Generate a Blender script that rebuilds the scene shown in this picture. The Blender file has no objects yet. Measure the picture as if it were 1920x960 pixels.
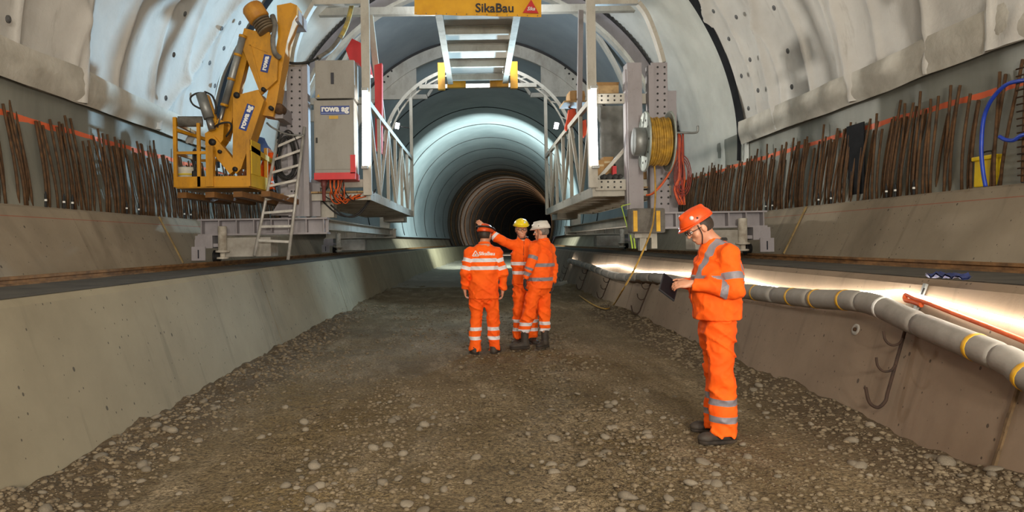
import bpy, bmesh, math, random
import numpy as np
from mathutils import Vector, Matrix, Quaternion
random.seed(7); RNG = np.random.default_rng(7)
SC = bpy.context.scene; COL = SC.collection
# ------------------------------------------------------------------ camera, world, lights, exposure
F = 1280.0; VX, VY = 860.0, 455.0; EYE = 1.58; ROLL = 0.0155
cam = bpy.data.cameras.new('camera'); camo = bpy.data.objects.new('camera', cam); COL.objects.link(camo)
cam.sensor_width = 36.0; cam.lens = 36.0*F/1920.0
cam.shift_x = (960-VX)/1920.0; cam.shift_y = -(480-VY)/1920.0
cam.clip_start = 0.05; cam.clip_end = 500
camo.location = (0, 0, EYE); camo.rotation_euler = (math.pi/2, ROLL, 0)
SC.camera = camo
SC.view_settings.view_transform = 'Standard'; SC.view_settings.look = 'None'
SC.view_settings.gamma = 1.0; SC.view_settings.use_curve_mapping = False
SC.view_settings.exposure = 0.12
W = bpy.data.worlds.new('world'); SC.world = W; W.use_nodes = True
W.node_tree.nodes['Background'].inputs[0].default_value = (0.9, 0.93, 1.0, 1)
W.node_tree.nodes['Background'].inputs[1].default_value = 0.22
def cx(d): return 0.3 + (d*d/1200.0 if d > 0 else 0.0)      # the tunnel axis bends to the right
def hd(d): return math.atan(d/600.0) if d > 0 else 0.0       # heading of the axis at d (turned towards +x)
def T(u, d, z): return Vector((cx(d)+u, d, z))
def area(name, loc, target, size, power, color, sizey=None, spread=math.pi):
    l = bpy.data.lights.new(name, 'AREA'); l.energy = power; l.color = color; l.size = size; l.spread = spread
    if sizey: l.shape = 'RECTANGLE'; l.size_y = sizey
    o = bpy.data.objects.new(name, l); COL.objects.link(o); o.location = loc
    o.rotation_euler = (Vector(target)-Vector(loc)).to_track_quat('-Z', 'Y').to_euler(); return o
# added fill lights high behind the camera, unseen, for general brightness
area('crown_work_lamp', T(2.4, -2.5, 6.6), T(-1.2, 7, 0.6), 1.4, 140, (1.0, 0.88, 0.68))
area('crown_fill_light_b', T(-2.6, -6.0, 6.0), T(4.8, 8, 5.6), 1.4, 400, (1.0, 0.9, 0.74))
# two lower fill lights added behind the camera to brighten the people
area('tripod_work_lamp', T(1.7, -4.5, 2.9), T(-0.6, 8, 1.6), 0.6, 460, (1.0, 0.92, 0.8))
area('low_fill_light_b', T(0.3, -6.0, 3.0), T(0.4, 9, 2.2), 0.6, 460, (1.0, 0.92, 0.8))
# flood lights on the formwork carriage
area('carriage_flood_lamp', T(2.7, 18.3, 4.35), T(-5.9, 12.0, 5.2), 0.30, 430, (0.50, 0.78, 1.0), None, 2.0)
area('carriage_flood_lamp_b', T(-2.7, 18.2, 4.4), T(5.9, 11.0, 4.8), 0.30, 170, (1.0, 0.95, 0.86), None, 2.0)
area('carriage_top_lamp', T(0.0, 17.5, 6.9), T(0.2, 25.0, 8.2), 1.4, 300, (0.86, 0.93, 1.0))
# flood lights standing further down the tunnel
area('tunnel_flood_lamp', T(1.0, 40.0, 4.6), T(-1.0, 56, 5.5), 0.8, 2300, (0.84, 1.0, 0.92))
area('tunnel_flood_lamp_b', T(-1.0, 27.0, 5.8), T(0.0, 40, 7.0), 0.8, 70, (0.78, 0.92, 1.0))
area('tunnel_flood_lamp_c', T(1.0, 78.0, 3.0), T(-1.0, 105, 5.0), 0.8, 900, (1.0, 0.92, 0.82))

# ------------------------------------------------------------------ helpers
def PX(px, py, d):
    dx, dy = px-VX, py-VY; c, s = math.cos(ROLL), math.sin(ROLL)
    return Vector(((dx*c-dy*s)*d/F, d, EYE+(-dx*s-dy*c)*d/F))
def tag(o, label=None, cat=None, group=None, kind=None):
    if label: o['label'] = label
    if cat: o['category'] = cat
    if group: o['group'] = group
    if kind: o['kind'] = kind
    return o
def empty(name, loc=(0, 0, 0), rz=0.0, parent=None):
    o = bpy.data.objects.new(name, None); COL.objects.link(o); o.location = loc; o.rotation_euler = (0, 0, rz)
    o.empty_display_size = 0.1
    if parent: o.parent = parent
    return o
def thing(name, label, cat, loc=(0, 0, 0), group=None, rz=0.0):
    return tag(empty(name, loc, rz), label, cat, group)
def smooth(me, on=True):
    me.polygons.foreach_set('use_smooth', [on]*len(me.polygons)); me.update()
def linkmesh(name, me, mat, parent=None):
    o = bpy.data.objects.new(name, me); COL.objects.link(o)
    if mat is not None:
        for m in (mat if isinstance(mat, (list, tuple)) else [mat]): me.materials.append(m)
    if parent is not None:
        o.parent = parent
        # geometry is written in world coordinates: undo the parent's own (translation, rotation)
        M = Matrix.Identity(4); p = parent
        chain = []
        while p is not None: chain.append(p); p = p.parent
        for q in reversed(chain): M = M @ q.matrix_basis
        o.matrix_basis = M.inverted()
    return o
def npmesh(name, V, Fc, mat, parent=None, sm=False):
    me = bpy.data.meshes.new(name); me.from_pydata([tuple(v) for v in np.asarray(V, float).tolist()], [], [tuple(f) for f in (Fc.tolist() if hasattr(Fc, 'tolist') else Fc)])
    me.update()
    if sm: smooth(me)
    return linkmesh(name, me, mat, parent)
class MB:
    """collects shapes (world coordinates) for one mesh"""
    def __init__(s): s.v = []; s.f = []; s.sm = []
    def add(s, V, Fc, sm=False):
        b = len(s.v); s.v += [tuple(v) for v in V]; s.f += [tuple(i+b for i in f) for f in Fc]; s.sm += [sm]*len(Fc); return s
    def hexa(s, P):   # 8 points: bottom 4 (ccw), top 4
        return s.add(P, [(3, 2, 1, 0), (4, 5, 6, 7), (0, 1, 5, 4), (1, 2, 6, 5), (2, 3, 7, 6), (3, 0, 4, 7)])
    def box(s, c, size, rot=None, bev=0.0):
        hx, hy, hz = size[0]/2, size[1]/2, size[2]/2
        if bev <= 0:
            P = [Vector((x*hx, y*hy, z*hz)) for z in (-1, 1) for x, y in ((-1, -1), (1, -1), (1, 1), (-1, 1))]
            if rot is not None: P = [rot @ p for p in P]
            return s.hexa([p+Vector(c) for p in P])
        bm = bmesh.new(); bmesh.ops.create_cube(bm, size=1.0)
        for v in bm.verts: v.co = Vector((v.co.x*size[0], v.co.y*size[1], v.co.z*size[2]))
        bmesh.ops.bevel(bm, geom=bm.edges[:], offset=bev, segments=2, affect='EDGES', profile=0.6)
        V = [(rot @ v.co if rot is not None else v.co)+Vector(c) for v in bm.verts]
        bm.verts.index_update(); Fc = [[v.index for v in f.verts] for f in bm.faces]; bm.free()
        return s.add(V, Fc)
    def bar(s, a, b, w, h=None, up=(0, 0, 1)):
        a, b = Vector(a), Vector(b); h = h or w; t = (b-a).normalized(); up = Vector(up)
        if abs(t.dot(up)) > 0.98: up = Vector((0, 1, 0)) if abs(t.y) < 0.9 else Vector((1, 0, 0))
        x = t.cross(up).normalized(); y = x.cross(t)
        P = [p + x*(i*w/2) + y*(j*h/2) for p in (a, b) for i, j in ((-1, -1), (1, -1), (1, 1), (-1, 1))]
        return s.hexa(P)
    def ibeam(s, a, b, w, h, tf, tw, up=(0, 0, 1)):
        a, b = Vector(a), Vector(b); t = (b-a).normalized(); up = Vector(up)
        x = t.cross(up).normalized(); y = x.cross(t)
        s.bar(a+y*(h/2-tf/2), b+y*(h/2-tf/2), w, tf, up); s.bar(a-y*(h/2-tf/2), b-y*(h/2-tf/2), w, tf, up)
        return s.bar(a, b, tw, h-2*tf, up)
    def tube(s, pts, r, n=8, cap=True, sm=True):
        pts = [Vector(p) for p in pts]; rr = r if hasattr(r, '__len__') else [r]*len(pts)
        V = []; Fc = []; prev = None
        for i, p in enumerate(pts):
            t = (pts[min(i+1, len(pts)-1)]-pts[max(i-1, 0)]).normalized()
            if prev is None:
                ref = Vector((0, 0, 1)) if abs(t.z) < 0.9 else Vector((1, 0, 0)); x = t.cross(ref).normalized()
            else: x = (prev - t*prev.dot(t)).normalized()
            prev = x; y = t.cross(x)
            V += [p + (x*math.cos(2*math.pi*k/n)+y*math.sin(2*math.pi*k/n))*rr[i] for k in range(n)]
        for i in range(len(pts)-1):
            for k in range(n):
                k2 = (k+1) % n; Fc.append((i*n+k, i*n+k2, (i+1)*n+k2, (i+1)*n+k))
        s.add(V, Fc, sm)
        if cap:
            b = len(s.v)-len(V); s.f += [tuple(b+k for k in range(n))[::-1], tuple(b+(len(pts)-1)*n+k for k in range(n))]; s.sm += [False, False]
        return s
    def lathe(s, base, axis, prof, n=24, sm=True):
        base = Vector(base); t = Vector(axis).normalized(); ref = Vector((0, 0, 1)) if abs(t.z) < 0.9 else Vector((1, 0, 0))
        x = t.cross(ref).normalized(); y = t.cross(x); V = []; Fc = []
        for (r, h) in prof: V += [base+t*h+(x*math.cos(2*math.pi*k/n)+y*math.sin(2*math.pi*k/n))*r for k in range(n)]
        for i in range(len(prof)-1):
            for k in range(n):
                k2 = (k+1) % n; Fc.append((i*n+k, i*n+k2, (i+1)*n+k2, (i+1)*n+k))
        Fc += [tuple(range(n))[::-1], tuple((len(prof)-1)*n+k for k in range(n))]
        return s.add(V, Fc, sm)
    def prism(s, poly, ext):   # poly: list of 3D points (planar), extruded by vector ext
        n = len(poly); e = Vector(ext); A = [Vector(p) for p in poly]; nrm = Vector((0, 0, 0))
        for i in range(n): nrm += (A[i]-A[0]).cross(A[(i+1) % n]-A[0])
        if nrm.dot(e) > 0: A = A[::-1]
        V = A+[p+e for p in A]
        return s.add(V, [tuple(range(n)), tuple(range(2*n-1, n-1, -1))] + [((i+1) % n, i, n+i, n+(i+1) % n) for i in range(n)])
    def build(s, name, mat, parent=None):
        me = bpy.data.meshes.new(name); me.from_pydata(s.v, [], s.f); me.update()
        me.polygons.foreach_set('use_smooth', s.sm); me.update()
        return linkmesh(name, me, mat, parent)
def spline(pts, per=6):
    P = [Vector(p) for p in pts]; out = []
    for i in range(len(P)-1):
        p0, p1, p2, p3 = P[max(i-1, 0)], P[i], P[i+1], P[min(i+2, len(P)-1)]
        for k in range(per):
            t = k/per; out.append(0.5*((2*p1)+(p2-p0)*t+(2*p0-5*p1+4*p2-p3)*t*t+(3*p1-p0-3*p2+p3)*t**3))
    return out+[P[-1]]
def copy_tree(o, parent=None):
    c = o.copy(); COL.objects.link(c)
    if parent is not None: c.parent = parent
    for ch in list(o.children):
        copy_tree(ch, c)
    return c
def text_mesh(name, body, size, mat, origin, right, up, parent, depth=0.004, align='CENTER', stretch=1.0, shear=0.0, off=0.0):
    cu = bpy.data.curves.new(name, 'FONT'); cu.body = body; cu.size = size; cu.extrude = depth/2; cu.align_x = align; cu.align_y = 'CENTER'; cu.offset = off; cu.shear = shear
    cu.resolution_u = 3
    tmp = bpy.data.objects.new(name+'_t', cu); COL.objects.link(tmp)
    dg = bpy.context.evaluated_depsgraph_get(); dg.update(); me = bpy.data.meshes.new_from_object(tmp.evaluated_get(dg))
    bpy.data.objects.remove(tmp); bpy.data.curves.remove(cu)
    r = Vector(right).normalized()*stretch; u = Vector(up).normalized(); n = r.cross(u).normalized(); o = Vector(origin)
    for v in me.vertices: v.co = o + r*v.co.x + u*v.co.y + n*v.co.z
    me.name = name; me.materials.clear(); me.update()
    return linkmesh(name, me, mat, parent)
# numpy noise ----------------------------------------------------------------
_tab = RNG.random((64, 64, 64)).astype(np.float32)
def vnoise(P):
    P = np.asarray(P, np.float32); i = np.floor(P).astype(int); f = P-i; f = f*f*(3-2*f); i &= 63; j = (i+1) & 63
    def g(a, b, c): return _tab[a, b, c]
    x0, y0, z0 = i[..., 0], i[..., 1], i[..., 2]; x1, y1, z1 = j[..., 0], j[..., 1], j[..., 2]; fx, fy, fz = f[..., 0], f[..., 1], f[..., 2]
    c00 = g(x0, y0, z0)*(1-fx)+g(x1, y0, z0)*fx; c10 = g(x0, y1, z0)*(1-fx)+g(x1, y1, z0)*fx
    c01 = g(x0, y0, z1)*(1-fx)+g(x1, y0, z1)*fx; c11 = g(x0, y1, z1)*(1-fx)+g(x1, y1, z1)*fx
    return ((c00*(1-fy)+c10*fy)*(1-fz)+(c01*(1-fy)+c11*fy)*fz)*2-1
def fbm(P, oct=4, gain=0.5):
    P = np.asarray(P, np.float32); a = 1.0; r = 0; n = 0
    for k in range(oct): r = r+a*vnoise(P*(2**k)+17.3*k); n += a; a *= gain
    return r/n
# materials ------------------------------------------------------------------
def srgb(r, g, b):
    return tuple(((c/255)/12.92 if c/255 <= 0.04045 else ((c/255+0.055)/1.055)**2.4) for c in (r, g, b))+(1.0,)
class NT:
    def __init__(s, name):
        s.m = bpy.data.materials.new(name); s.m.use_nodes = True; s.t = s.m.node_tree; s.b = s.t.nodes['Principled BSDF']; s.L = s.t.links.new
        s.tc = s.t.nodes.new('ShaderNodeTexCoord')
    def n(s, typ, **kw):
        x = s.t.nodes.new(typ)
        for k, v in kw.items():
            if k[0] == 'i' and k[1:].isdigit(): x.inputs[int(k[1:])].default_value = v
            else: setattr(x, k, v)
        return x
    def mapping(s, scale=(1, 1, 1), rot=(0, 0, 0), loc=(0, 0, 0), src='Object'):
        m = s.n('ShaderNodeMapping'); m.inputs['Scale'].default_value = scale; m.inputs['Rotation'].default_value = rot; m.inputs['Location'].default_value = loc
        s.L(s.tc.outputs[src], m.inputs[0]); return m.outputs[0]
    def noise(s, scale, vec=None, detail=5, rough=0.6, dist=0.0):
        x = s.n('ShaderNodeTexNoise'); x.inputs['Scale'].default_value = scale; x.inputs['Detail'].default_value = detail; x.inputs['Roughness'].default_value = rough; x.inputs['Distortion'].default_value = dist
        s.L(vec if vec is not None else s.tc.outputs['Object'], x.inputs['Vector']); return x.outputs[0]
    def ramp(s, fac, p0, p1, c0=(0, 0, 0, 1), c1=(1, 1, 1, 1)):
        r = s.n('ShaderNodeValToRGB'); e = r.color_ramp.elements; e[0].position = p0; e[1].position = p1; e[0].color = c0; e[1].color = c1
        s.L(fac, r.inputs[0]); return r.outputs[0]
    def mix(s, fac, a, b, mode='MIX'):
        x = s.n('ShaderNodeMix', data_type='RGBA', blend_type=mode)
        for inp, v in ((x.inputs[0], fac), (x.inputs[6], a), (x.inputs[7], b)):
            if hasattr(v, 'node'): s.L(v, inp)
            else: inp.default_value = v
        return x.outputs[2]
    def math(s, op, a, b=0.0):
        x = s.n('ShaderNodeMath', operation=op)
        for i, v in ((0, a), (1, b)):
            if hasattr(v, 'node'): s.L(v, x.inputs[i])
            else: x.inputs[i].default_value = v
        return x.outputs[0]
    def bump(s, h, strength=0.3, dist=0.02, prev=None):
        x = s.n('ShaderNodeBump'); x.inputs['Strength'].default_value = strength; x.inputs['Distance'].default_value = dist; s.L(h, x.inputs['Height'])
        if prev is not None: s.L(prev, x.inputs['Normal'])
        return x.outputs[0]
    def fin(s, col=None, rough=None, metal=None, normal=None, spec=None):
        for key, v in (('Base Color', col), ('Roughness', rough), ('Metallic', metal), ('Normal', normal), ('Specular IOR Level', spec)):
            if v is None: continue
            if hasattr(v, 'node'): s.L(v, s.b.inputs[key])
            else: s.b.inputs[key].default_value = v
        return s.m
_mc = {}
def pm(name, c, c2=None, scale=4.0, rough=0.55, metal=0.0, bump=0.1, bscale=40.0, dist=0.004, lo=0.35, hi=0.7, spec=None, src='Object'):
    """plain procedural material: two tones mixed by noise and a fine relief"""
    if name in _mc: return _mc[name]
    k = NT(name); v = k.mapping(src=src)
    c2 = c2 or tuple(x*0.72 for x in c[:3])+(1,)
    f = k.ramp(k.noise(scale, v), lo, hi); col = k.mix(f, c, c2); nr = k.bump(k.noise(bscale, v, 3), bump, dist)
    rg = k.math('ADD', k.math('MULTIPLY', k.noise(scale*2.3, v, 3), 0.2), rough-0.1)
    _mc[name] = k.fin(col, rg, metal, nr, spec); return _mc[name]
def emis(name, c, strength):
    if name in _mc: return _mc[name]
    k = NT(name); k.b.inputs['Emission Color'].default_value = c; k.b.inputs['Emission Strength'].default_value = strength
    _mc[name] = k.fin(c, 0.4); return _mc[name]
# ================================================================== MATERIALS OF THE SETTING
def m_concrete(name, a, b, stain, pores=True, line=None):
    k = NT(name); v = k.mapping()
    col = k.mix(k.ramp(k.noise(0.9, v, 6, 0.62), 0.32, 0.72), a, b)
    st = k.noise(1.0, k.mapping((1.2, 5.0, 0.35)), 4, 0.6); col = k.mix(k.ramp(st, 0.58, 0.78, (0, 0, 0, 1), (0.5, 0.5, 0.5, 1)), col, stain)
    big = k.noise(0.35, k.mapping((1, 1, 0.5), loc=(4, 2, 7)), 5, 0.65, 0.4); col = k.mix(k.ramp(big, 0.56, 0.68, (0, 0, 0, 1), (0.45, 0.45, 0.45, 1)), col, stain)
    h = k.noise(35, v, 4); nr = k.bump(h, 0.12, 0.01)
    if pores:
        vo = k.n('ShaderNodeTexVoronoi'); vo.inputs['Scale'].default_value = 9.0; k.L(k.mapping((1, 1, 0.7)), vo.inputs['Vector'])
        rnd = k.n('ShaderNodeSeparateColor'); k.L(vo.outputs['Color'], rnd.inputs[0])
        rad = k.math('MULTIPLY', k.math('POWER', rnd.outputs[0], 3.5), 0.17)
        p = k.math('LESS_THAN', vo.outputs['Distance'], rad)
        v2 = k.n('ShaderNodeTexVoronoi'); v2.inputs['Scale'].default_value = 23.0; k.L(k.mapping((1, 1, 0.7), loc=(3, 1, 2)), v2.inputs['Vector']); r2 = k.n('ShaderNodeSeparateColor'); k.L(v2.outputs['Color'], r2.inputs[0])
        p2_ = k.math('LESS_THAN', v2.outputs['Distance'], k.math('MULTIPLY', k.math('POWER', r2.outputs[0], 4.0), 0.2)); p = k.math('MAXIMUM', p, p2_)
        col = k.mix(k.math('MULTIPLY', p, 0.72), col, srgb(38, 32, 27)); nr = k.bump(k.math('SUBTRACT', 1.0, p), 0.5, 0.006, nr)
    if line is not None:   # thin red chalk line snapped along the wall at one height
        sp = k.n('ShaderNodeSeparateXYZ'); k.L(v, sp.inputs[0])
        q = k.math('LESS_THAN', k.math('ABSOLUTE', k.math('SUBTRACT', sp.outputs[2], line)), 0.006)
        col = k.mix(k.math('MULTIPLY', q, 0.55), col, srgb(150, 62, 40))
    return k.fin(col, 0.8, 0, nr, 0.3)
M_wallL = m_concrete('concrete_left', srgb(146, 135, 111), srgb(127, 116, 94), srgb(90, 80, 62))
M_wallR = m_concrete('concrete_right', srgb(140, 122, 103), srgb(117, 100, 84), srgb(86, 71, 57))
M_kick = m_concrete('concrete_kicker', srgb(150, 137, 118), srgb(128, 116, 99), srgb(84, 73, 60), True, 1.98)
M_shelf = pm('shelf_dirt', srgb(74, 68, 58), srgb(44, 40, 34), 3.0, 0.9, 0, 0.4, 18, 0.02)
def m_fleece():
    k = NT('white_fleece'); v = k.mapping()
    col = k.mix(k.ramp(k.noise(0.7, v, 6, 0.6), 0.3, 0.75), srgb(208, 205, 199), srgb(178, 174, 168))
    col = k.mix(k.ramp(k.noise(1.6, k.mapping((1, 3, 0.6)), 5, 0.7), 0.6, 0.8, (0, 0, 0, 1), (0.5, 0.5, 0.5, 1)), col, srgb(126, 118, 106))
    nr = k.bump(k.noise(5, v, 5, 0.65), 0.25, 0.05); nr = k.bump(k.noise(60, v, 3), 0.12, 0.006, nr)
    return k.fin(col, 0.9, 0, nr, 0.2)
M_fleece = m_fleece()
M_flap = pm('fleece_flap', srgb(198, 193, 182), srgb(162, 156, 144), 1.6, 0.9, 0, 0.4, 14, 0.02)
M_white = pm('white_membrane', srgb(206, 206, 198), srgb(186, 186, 178), 1.2, 0.5, 0, 0.15, 6, 0.02)
M_blackm = pm('black_membrane', srgb(22, 23, 26), srgb(36, 37, 40), 2.0, 0.85, 0, 0.2, 10, 0.01, spec=0.15)
def m_sheet():
    k = NT('grey_sheet'); v = k.mapping(); sp = k.n('ShaderNodeSeparateXYZ'); k.L(v, sp.inputs[0])
    col = k.mix(k.ramp(k.noise(0.8, k.mapping((1, 2.0, 0.5)), 5), 0.35, 0.7), srgb(136, 136, 126), srgb(112, 112, 103))
    zz = k.math('ADD', sp.outputs[2], k.math('MULTIPLY', k.noise(1.5, v, 3), 0.10))
    q = k.math('LESS_THAN', k.math('ABSOLUTE', k.math('SUBTRACT', zz, 3.33)), k.math('ADD', 0.012, k.math('MULTIPLY', k.noise(3.0, v, 3), 0.05)))
    col = k.mix(k.math('MULTIPLY', q, 0.85), col, srgb(236, 100, 44))
    return k.fin(col, 0.55, 0, k.bump(k.noise(4, v, 4), 0.15, 0.03))
M_sheet = m_sheet()
M_rust = pm('rusty_bar', srgb(104, 74, 46), srgb(62, 45, 31), 9.0, 0.8, 0.25, 0.6, 120, 0.004)
M_bluecon = pm('lined_concrete', srgb(142, 152, 158), srgb(122, 134, 140), 0.6, 0.5, 0, 0.1, 12, 0.01)
M_joint = pm('joint_black', srgb(16, 18, 20), srgb(26, 28, 30), 3, 0.7)
M_brown = pm('far_lining', srgb(98, 90, 82), srgb(62, 58, 54), 0.8, 0.8, 0, 0.3, 3, 0.05)
M_rail = pm('rail_rust', srgb(150, 110, 68), srgb(96, 70, 46), 6.0, 0.7, 0.4, 0.4, 60, 0.004)
def m_ground():
    k = NT('gravel_ground'); v = k.mapping()
    col = k.mix(k.ramp(k.noise(0.8, v, 6, 0.62, 0.3), 0.36, 0.66), srgb(138, 121, 93), srgb(108, 93, 67))
    col = k.mix(k.ramp(k.noise(2.2, k.mapping((1.0, 0.35, 1)), 6, 0.7), 0.5, 0.72), col, srgb(172, 155, 128))
    col = k.mix(k.ramp(k.noise(0.45, k.mapping(loc=(9, 3, 0)), 5, 0.6), 0.56, 0.68, (0, 0, 0, 1), (0.7, 0.7, 0.7, 1)), col, srgb(126, 106, 68))
    col = k.mix(k.ramp(k.noise(38, v, 4, 0.7), 0.4, 0.68), col, srgb(66, 55, 41))
    sp = k.n('ShaderNodeSeparateXYZ'); k.L(v, sp.inputs[0])
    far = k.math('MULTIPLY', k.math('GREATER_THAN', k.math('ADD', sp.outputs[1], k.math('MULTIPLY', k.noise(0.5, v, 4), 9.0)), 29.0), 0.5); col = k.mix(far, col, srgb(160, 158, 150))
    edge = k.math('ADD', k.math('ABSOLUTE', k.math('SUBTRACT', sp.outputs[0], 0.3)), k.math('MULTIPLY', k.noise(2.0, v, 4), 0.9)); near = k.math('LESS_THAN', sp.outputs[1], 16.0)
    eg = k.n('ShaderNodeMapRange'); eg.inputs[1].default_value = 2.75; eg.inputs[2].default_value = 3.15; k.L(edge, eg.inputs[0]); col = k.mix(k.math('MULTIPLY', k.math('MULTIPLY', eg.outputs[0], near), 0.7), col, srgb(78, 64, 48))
    vo = k.n('ShaderNodeTexVoronoi', feature='F1'); vo.inputs['Scale'].default_value = 30.0; k.L(v, vo.inputs['Vector'])
    vo2 = k.n('ShaderNodeTexVoronoi', feature='F1'); vo2.inputs['Scale'].default_value = 75.0; k.L(v, vo2.inputs['Vector'])
    nr = k.bump(k.noise(7, v, 6, 0.7), 0.8, 0.06); nr = k.bump(vo.outputs['Distance'], 0.5, 0.018, nr); nr = k.bump(vo2.outputs['Distance'], 0.5, 0.01, nr); nr = k.bump(k.noise(140, v, 3), 0.4, 0.005, nr)
    return k.fin(col, 0.92, 0, nr, 0.25)
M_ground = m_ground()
def m_stone(name, a, b):
    k = NT(name); oi = k.n('ShaderNodeObjectInfo'); v = k.mapping()
    col = k.mix(k.ramp(k.noise(14, v, 5, 0.65), 0.35, 0.7), a, b); col = k.mix(k.math('MULTIPLY', oi.outputs['Random'], 0.45), col, srgb(70, 62, 52))
    return k.fin(col, 0.85, 0, k.bump(k.noise(50, v, 4), 0.4, 0.006), 0.3)
M_stone = m_stone('river_stone', srgb(148, 138, 122), srgb(106, 97, 82))
M_pebble = pm('pebbles', srgb(126, 112, 90), srgb(78, 66, 50), 14.0, 0.9, 0, 0.4, 60, 0.005)

# ================================================================== SETTING
def stations(a, b, step):
    n = max(1, int(math.ceil((b-a)/step))); return [a+(b-a)*i/n for i in range(n+1)]
def sweep(prof, ds, name, mat, parent, close=True):
    """profile polygon in (u, z), swept along the tunnel axis"""
    n = len(prof); V = [T(u, d, z) for d in ds for (u, z) in prof]; Fc = []
    m = n if close else n-1
    for i in range(len(ds)-1):
        for k in range(m): k2 = (k+1) % n; Fc.append((i*n+k, i*n+k2, (i+1)*n+k2, (i+1)*n+k))
    if close: Fc += [tuple(range(n))[::-1], tuple((len(ds)-1)*n+k for k in range(n))]
    me = bpy.data.meshes.new(name); me.from_pydata([tuple(v) for v in V], [], Fc)
    bm = bmesh.new(); bm.from_mesh(me); bmesh.ops.recalc_face_normals(bm, faces=bm.faces[:]); bm.to_mesh(me); bm.free()
    return linkmesh(name, me, mat, parent)
walls = {}
for side, s, mat, cuts, kcuts in (('left', -1, M_wallL, [-14, 10.6, 16, 21.4, 26.8, 32, 42, 52, 72, 100], [-14, 12.05, 22, 32, 42, 52, 72, 100]),
                                  ('right', 1, M_wallR, [-14, 4.45, 9.75, 15.0, 20.3, 25.6, 32, 42, 52, 72, 100], [-14, 12.0, 22, 32, 42, 52, 72, 100])):
    w = tag(empty('wall_'+side), kind='structure'); walls[side] = w
    for a, b in zip(cuts[:-1], cuts[1:]):
        sweep([(s*3.02, -0.35), (s*3.13, 0.0), (s*3.505, 1.17), (s*3.56, 1.22), (s*5.28, 1.22), (s*5.28, -0.35)], stations(a+0.012, b-0.012, 1.5), 'bench_panel', mat, w)
    sweep([(s*3.6, 1.222), (s*5.25, 1.222), (s*5.25, 1.232), (s*3.6, 1.228)], stations(-14, 100, 2), 'bench_dirt', M_shelf, w)
    for a, b in zip(kcuts[:-1], kcuts[1:]):
        sweep([(s*5.26, 1.0), (s*5.26, 1.25), (s*5.30, 1.28), (s*5.71, 2.10), (s*5.76, 2.13), (s*6.3, 2.13), (s*6.3, 1.0)], stations(a+0.01, b-0.01, 1.5), 'kicker_panel', M_kick, w)
    # grey waterproofing sheet behind the bars
    n = 8; prof = []
    for i in range(n+1):
        z = 2.0+(4.0-2.0)*i/n; prof.append((s*(math.sqrt(max(0, 6.02**2-(z-3.6)**2))), z))
    sweep(prof, stations(-14, 70, 1.0), 'grey_sheet', M_sheet, w, close=False)
    # starter bars: clusters along the kicker
    def bar_mesh(h, lean, seed):
        pts = []
        for i in range(7):
            t = i/6; z = h*t; pts.append((lean*t+0.012*math.sin(2*t+seed)+(math.sqrt(6.02**2-(min(2.13+z, 3.7)-3.6)**2)-5.84)*0.8*t, 0.035*math.sin(1.9*t+seed)*t, z))
        b = MB(); b.tube([Vector((s*p[0], p[1], p[2])) for p in pts], 0.0175, 6); me = bpy.data.meshes.new('rebar'); me.from_pydata(b.v, [], b.f); me.update(); me.polygons.foreach_set('use_smooth', b.sm); me.materials.append(M_rust); return me
    kinds = [bar_mesh(1.12+0.05*(q % 5), [-0.02, 0.0, 0.03, 0.05, -0.04, 0.02][q % 6], q+1) for q in range(10)]
    rnd = random.Random(11+s); d = 6.6; cnt = 0
    while d < 40 and cnt < 295:
        nb = rnd.choice([2, 2, 3, 3, 4, 5])
        for q in range(nb):
            if cnt >= 295: break
            o = bpy.data.objects.new('rebar', rnd.choice(kinds)); COL.objects.link(o); o.parent = w
            o.location = T(s*(5.80+rnd.uniform(-0.03, 0.06)), d, 2.12); o.rotation_euler = (rnd.gauss(0, 0.035), rnd.gauss(0, 0.012), 0); o.scale = (1, 1, rnd.uniform(0.88, 1.08)); cnt += 1
            d += rnd.uniform(0.04, 0.08)
        d += rnd.choice([0.03, 0.06, 0.10, 0.16])*(2.0 if d < 9 else (1.0 if d < 11 else 0.6))
    b = MB(); rr = random.Random(5)
    while d < 62:
        z1 = 2.12+rr.uniform(1.0, 1.3); b.tube([T(s*5.8, d, 2.12), T(s*5.9, d+rr.uniform(-.03, .03), z1)], 0.016, 4); d += rr.choice([0.06, 0.08, 0.3])
    tag(b.build('far_rebar', M_rust, w), kind='stuff')
    # small black couplers with a white cap
    mk = MB(); mk.lathe((0, 0, 0), (0, 0, 1), [(0.016, 0), (0.016, 0.17), (0.009, 0.175), (0.009, 0.2)], 8); me1 = bpy.data.meshes.new('coupler'); me1.from_pydata(mk.v, [], mk.f); me1.materials.append(M_joint)
    mw = MB(); mw.lathe((0, 0, 0.075), (0, 0, 1), [(0.0175, 0), (0.0175, 0.025)], 8); me2 = bpy.data.meshes.new('coupler_cap'); me2.from_pydata(mw.v, [], mw.f); me2.materials.append(pm('cap_white', srgb(225, 225, 220)))
    for d0 in (6.55, 6.95, 7.1, 8.9, 9.3, 9.5, 11.0, 11.4, 13.2, 13.5):
        o = bpy.data.objects.new('coupler', me1); COL.objects.link(o); o.parent = w; o.location = T(s*5.74, d0 + (0.25 if s > 0 else 0), 2.13)
        o2 = bpy.data.objects.new('coupler_cap', me2); COL.objects.link(o2); o2.parent = o
    # crane rail
    rl = MB(); ds = stations(-6, 62, 1.5)
    for a, b2 in zip(ds[:-1], ds[1:]):
        A, B = T(s*4.7, a, 0), T(s*4.7, b2, 0)
        rl.bar(A+Vector((0, 0, 1.24)), B+Vector((0, 0, 1.24)), 0.14, 0.02); rl.bar(A+Vector((0, 0, 1.268)), B+Vector((0, 0, 1.268)), 0.03, 0.05); rl.bar(A+Vector((0, 0, 1.302)), B+Vector((0, 0, 1.302)), 0.075, 0.03)
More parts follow.
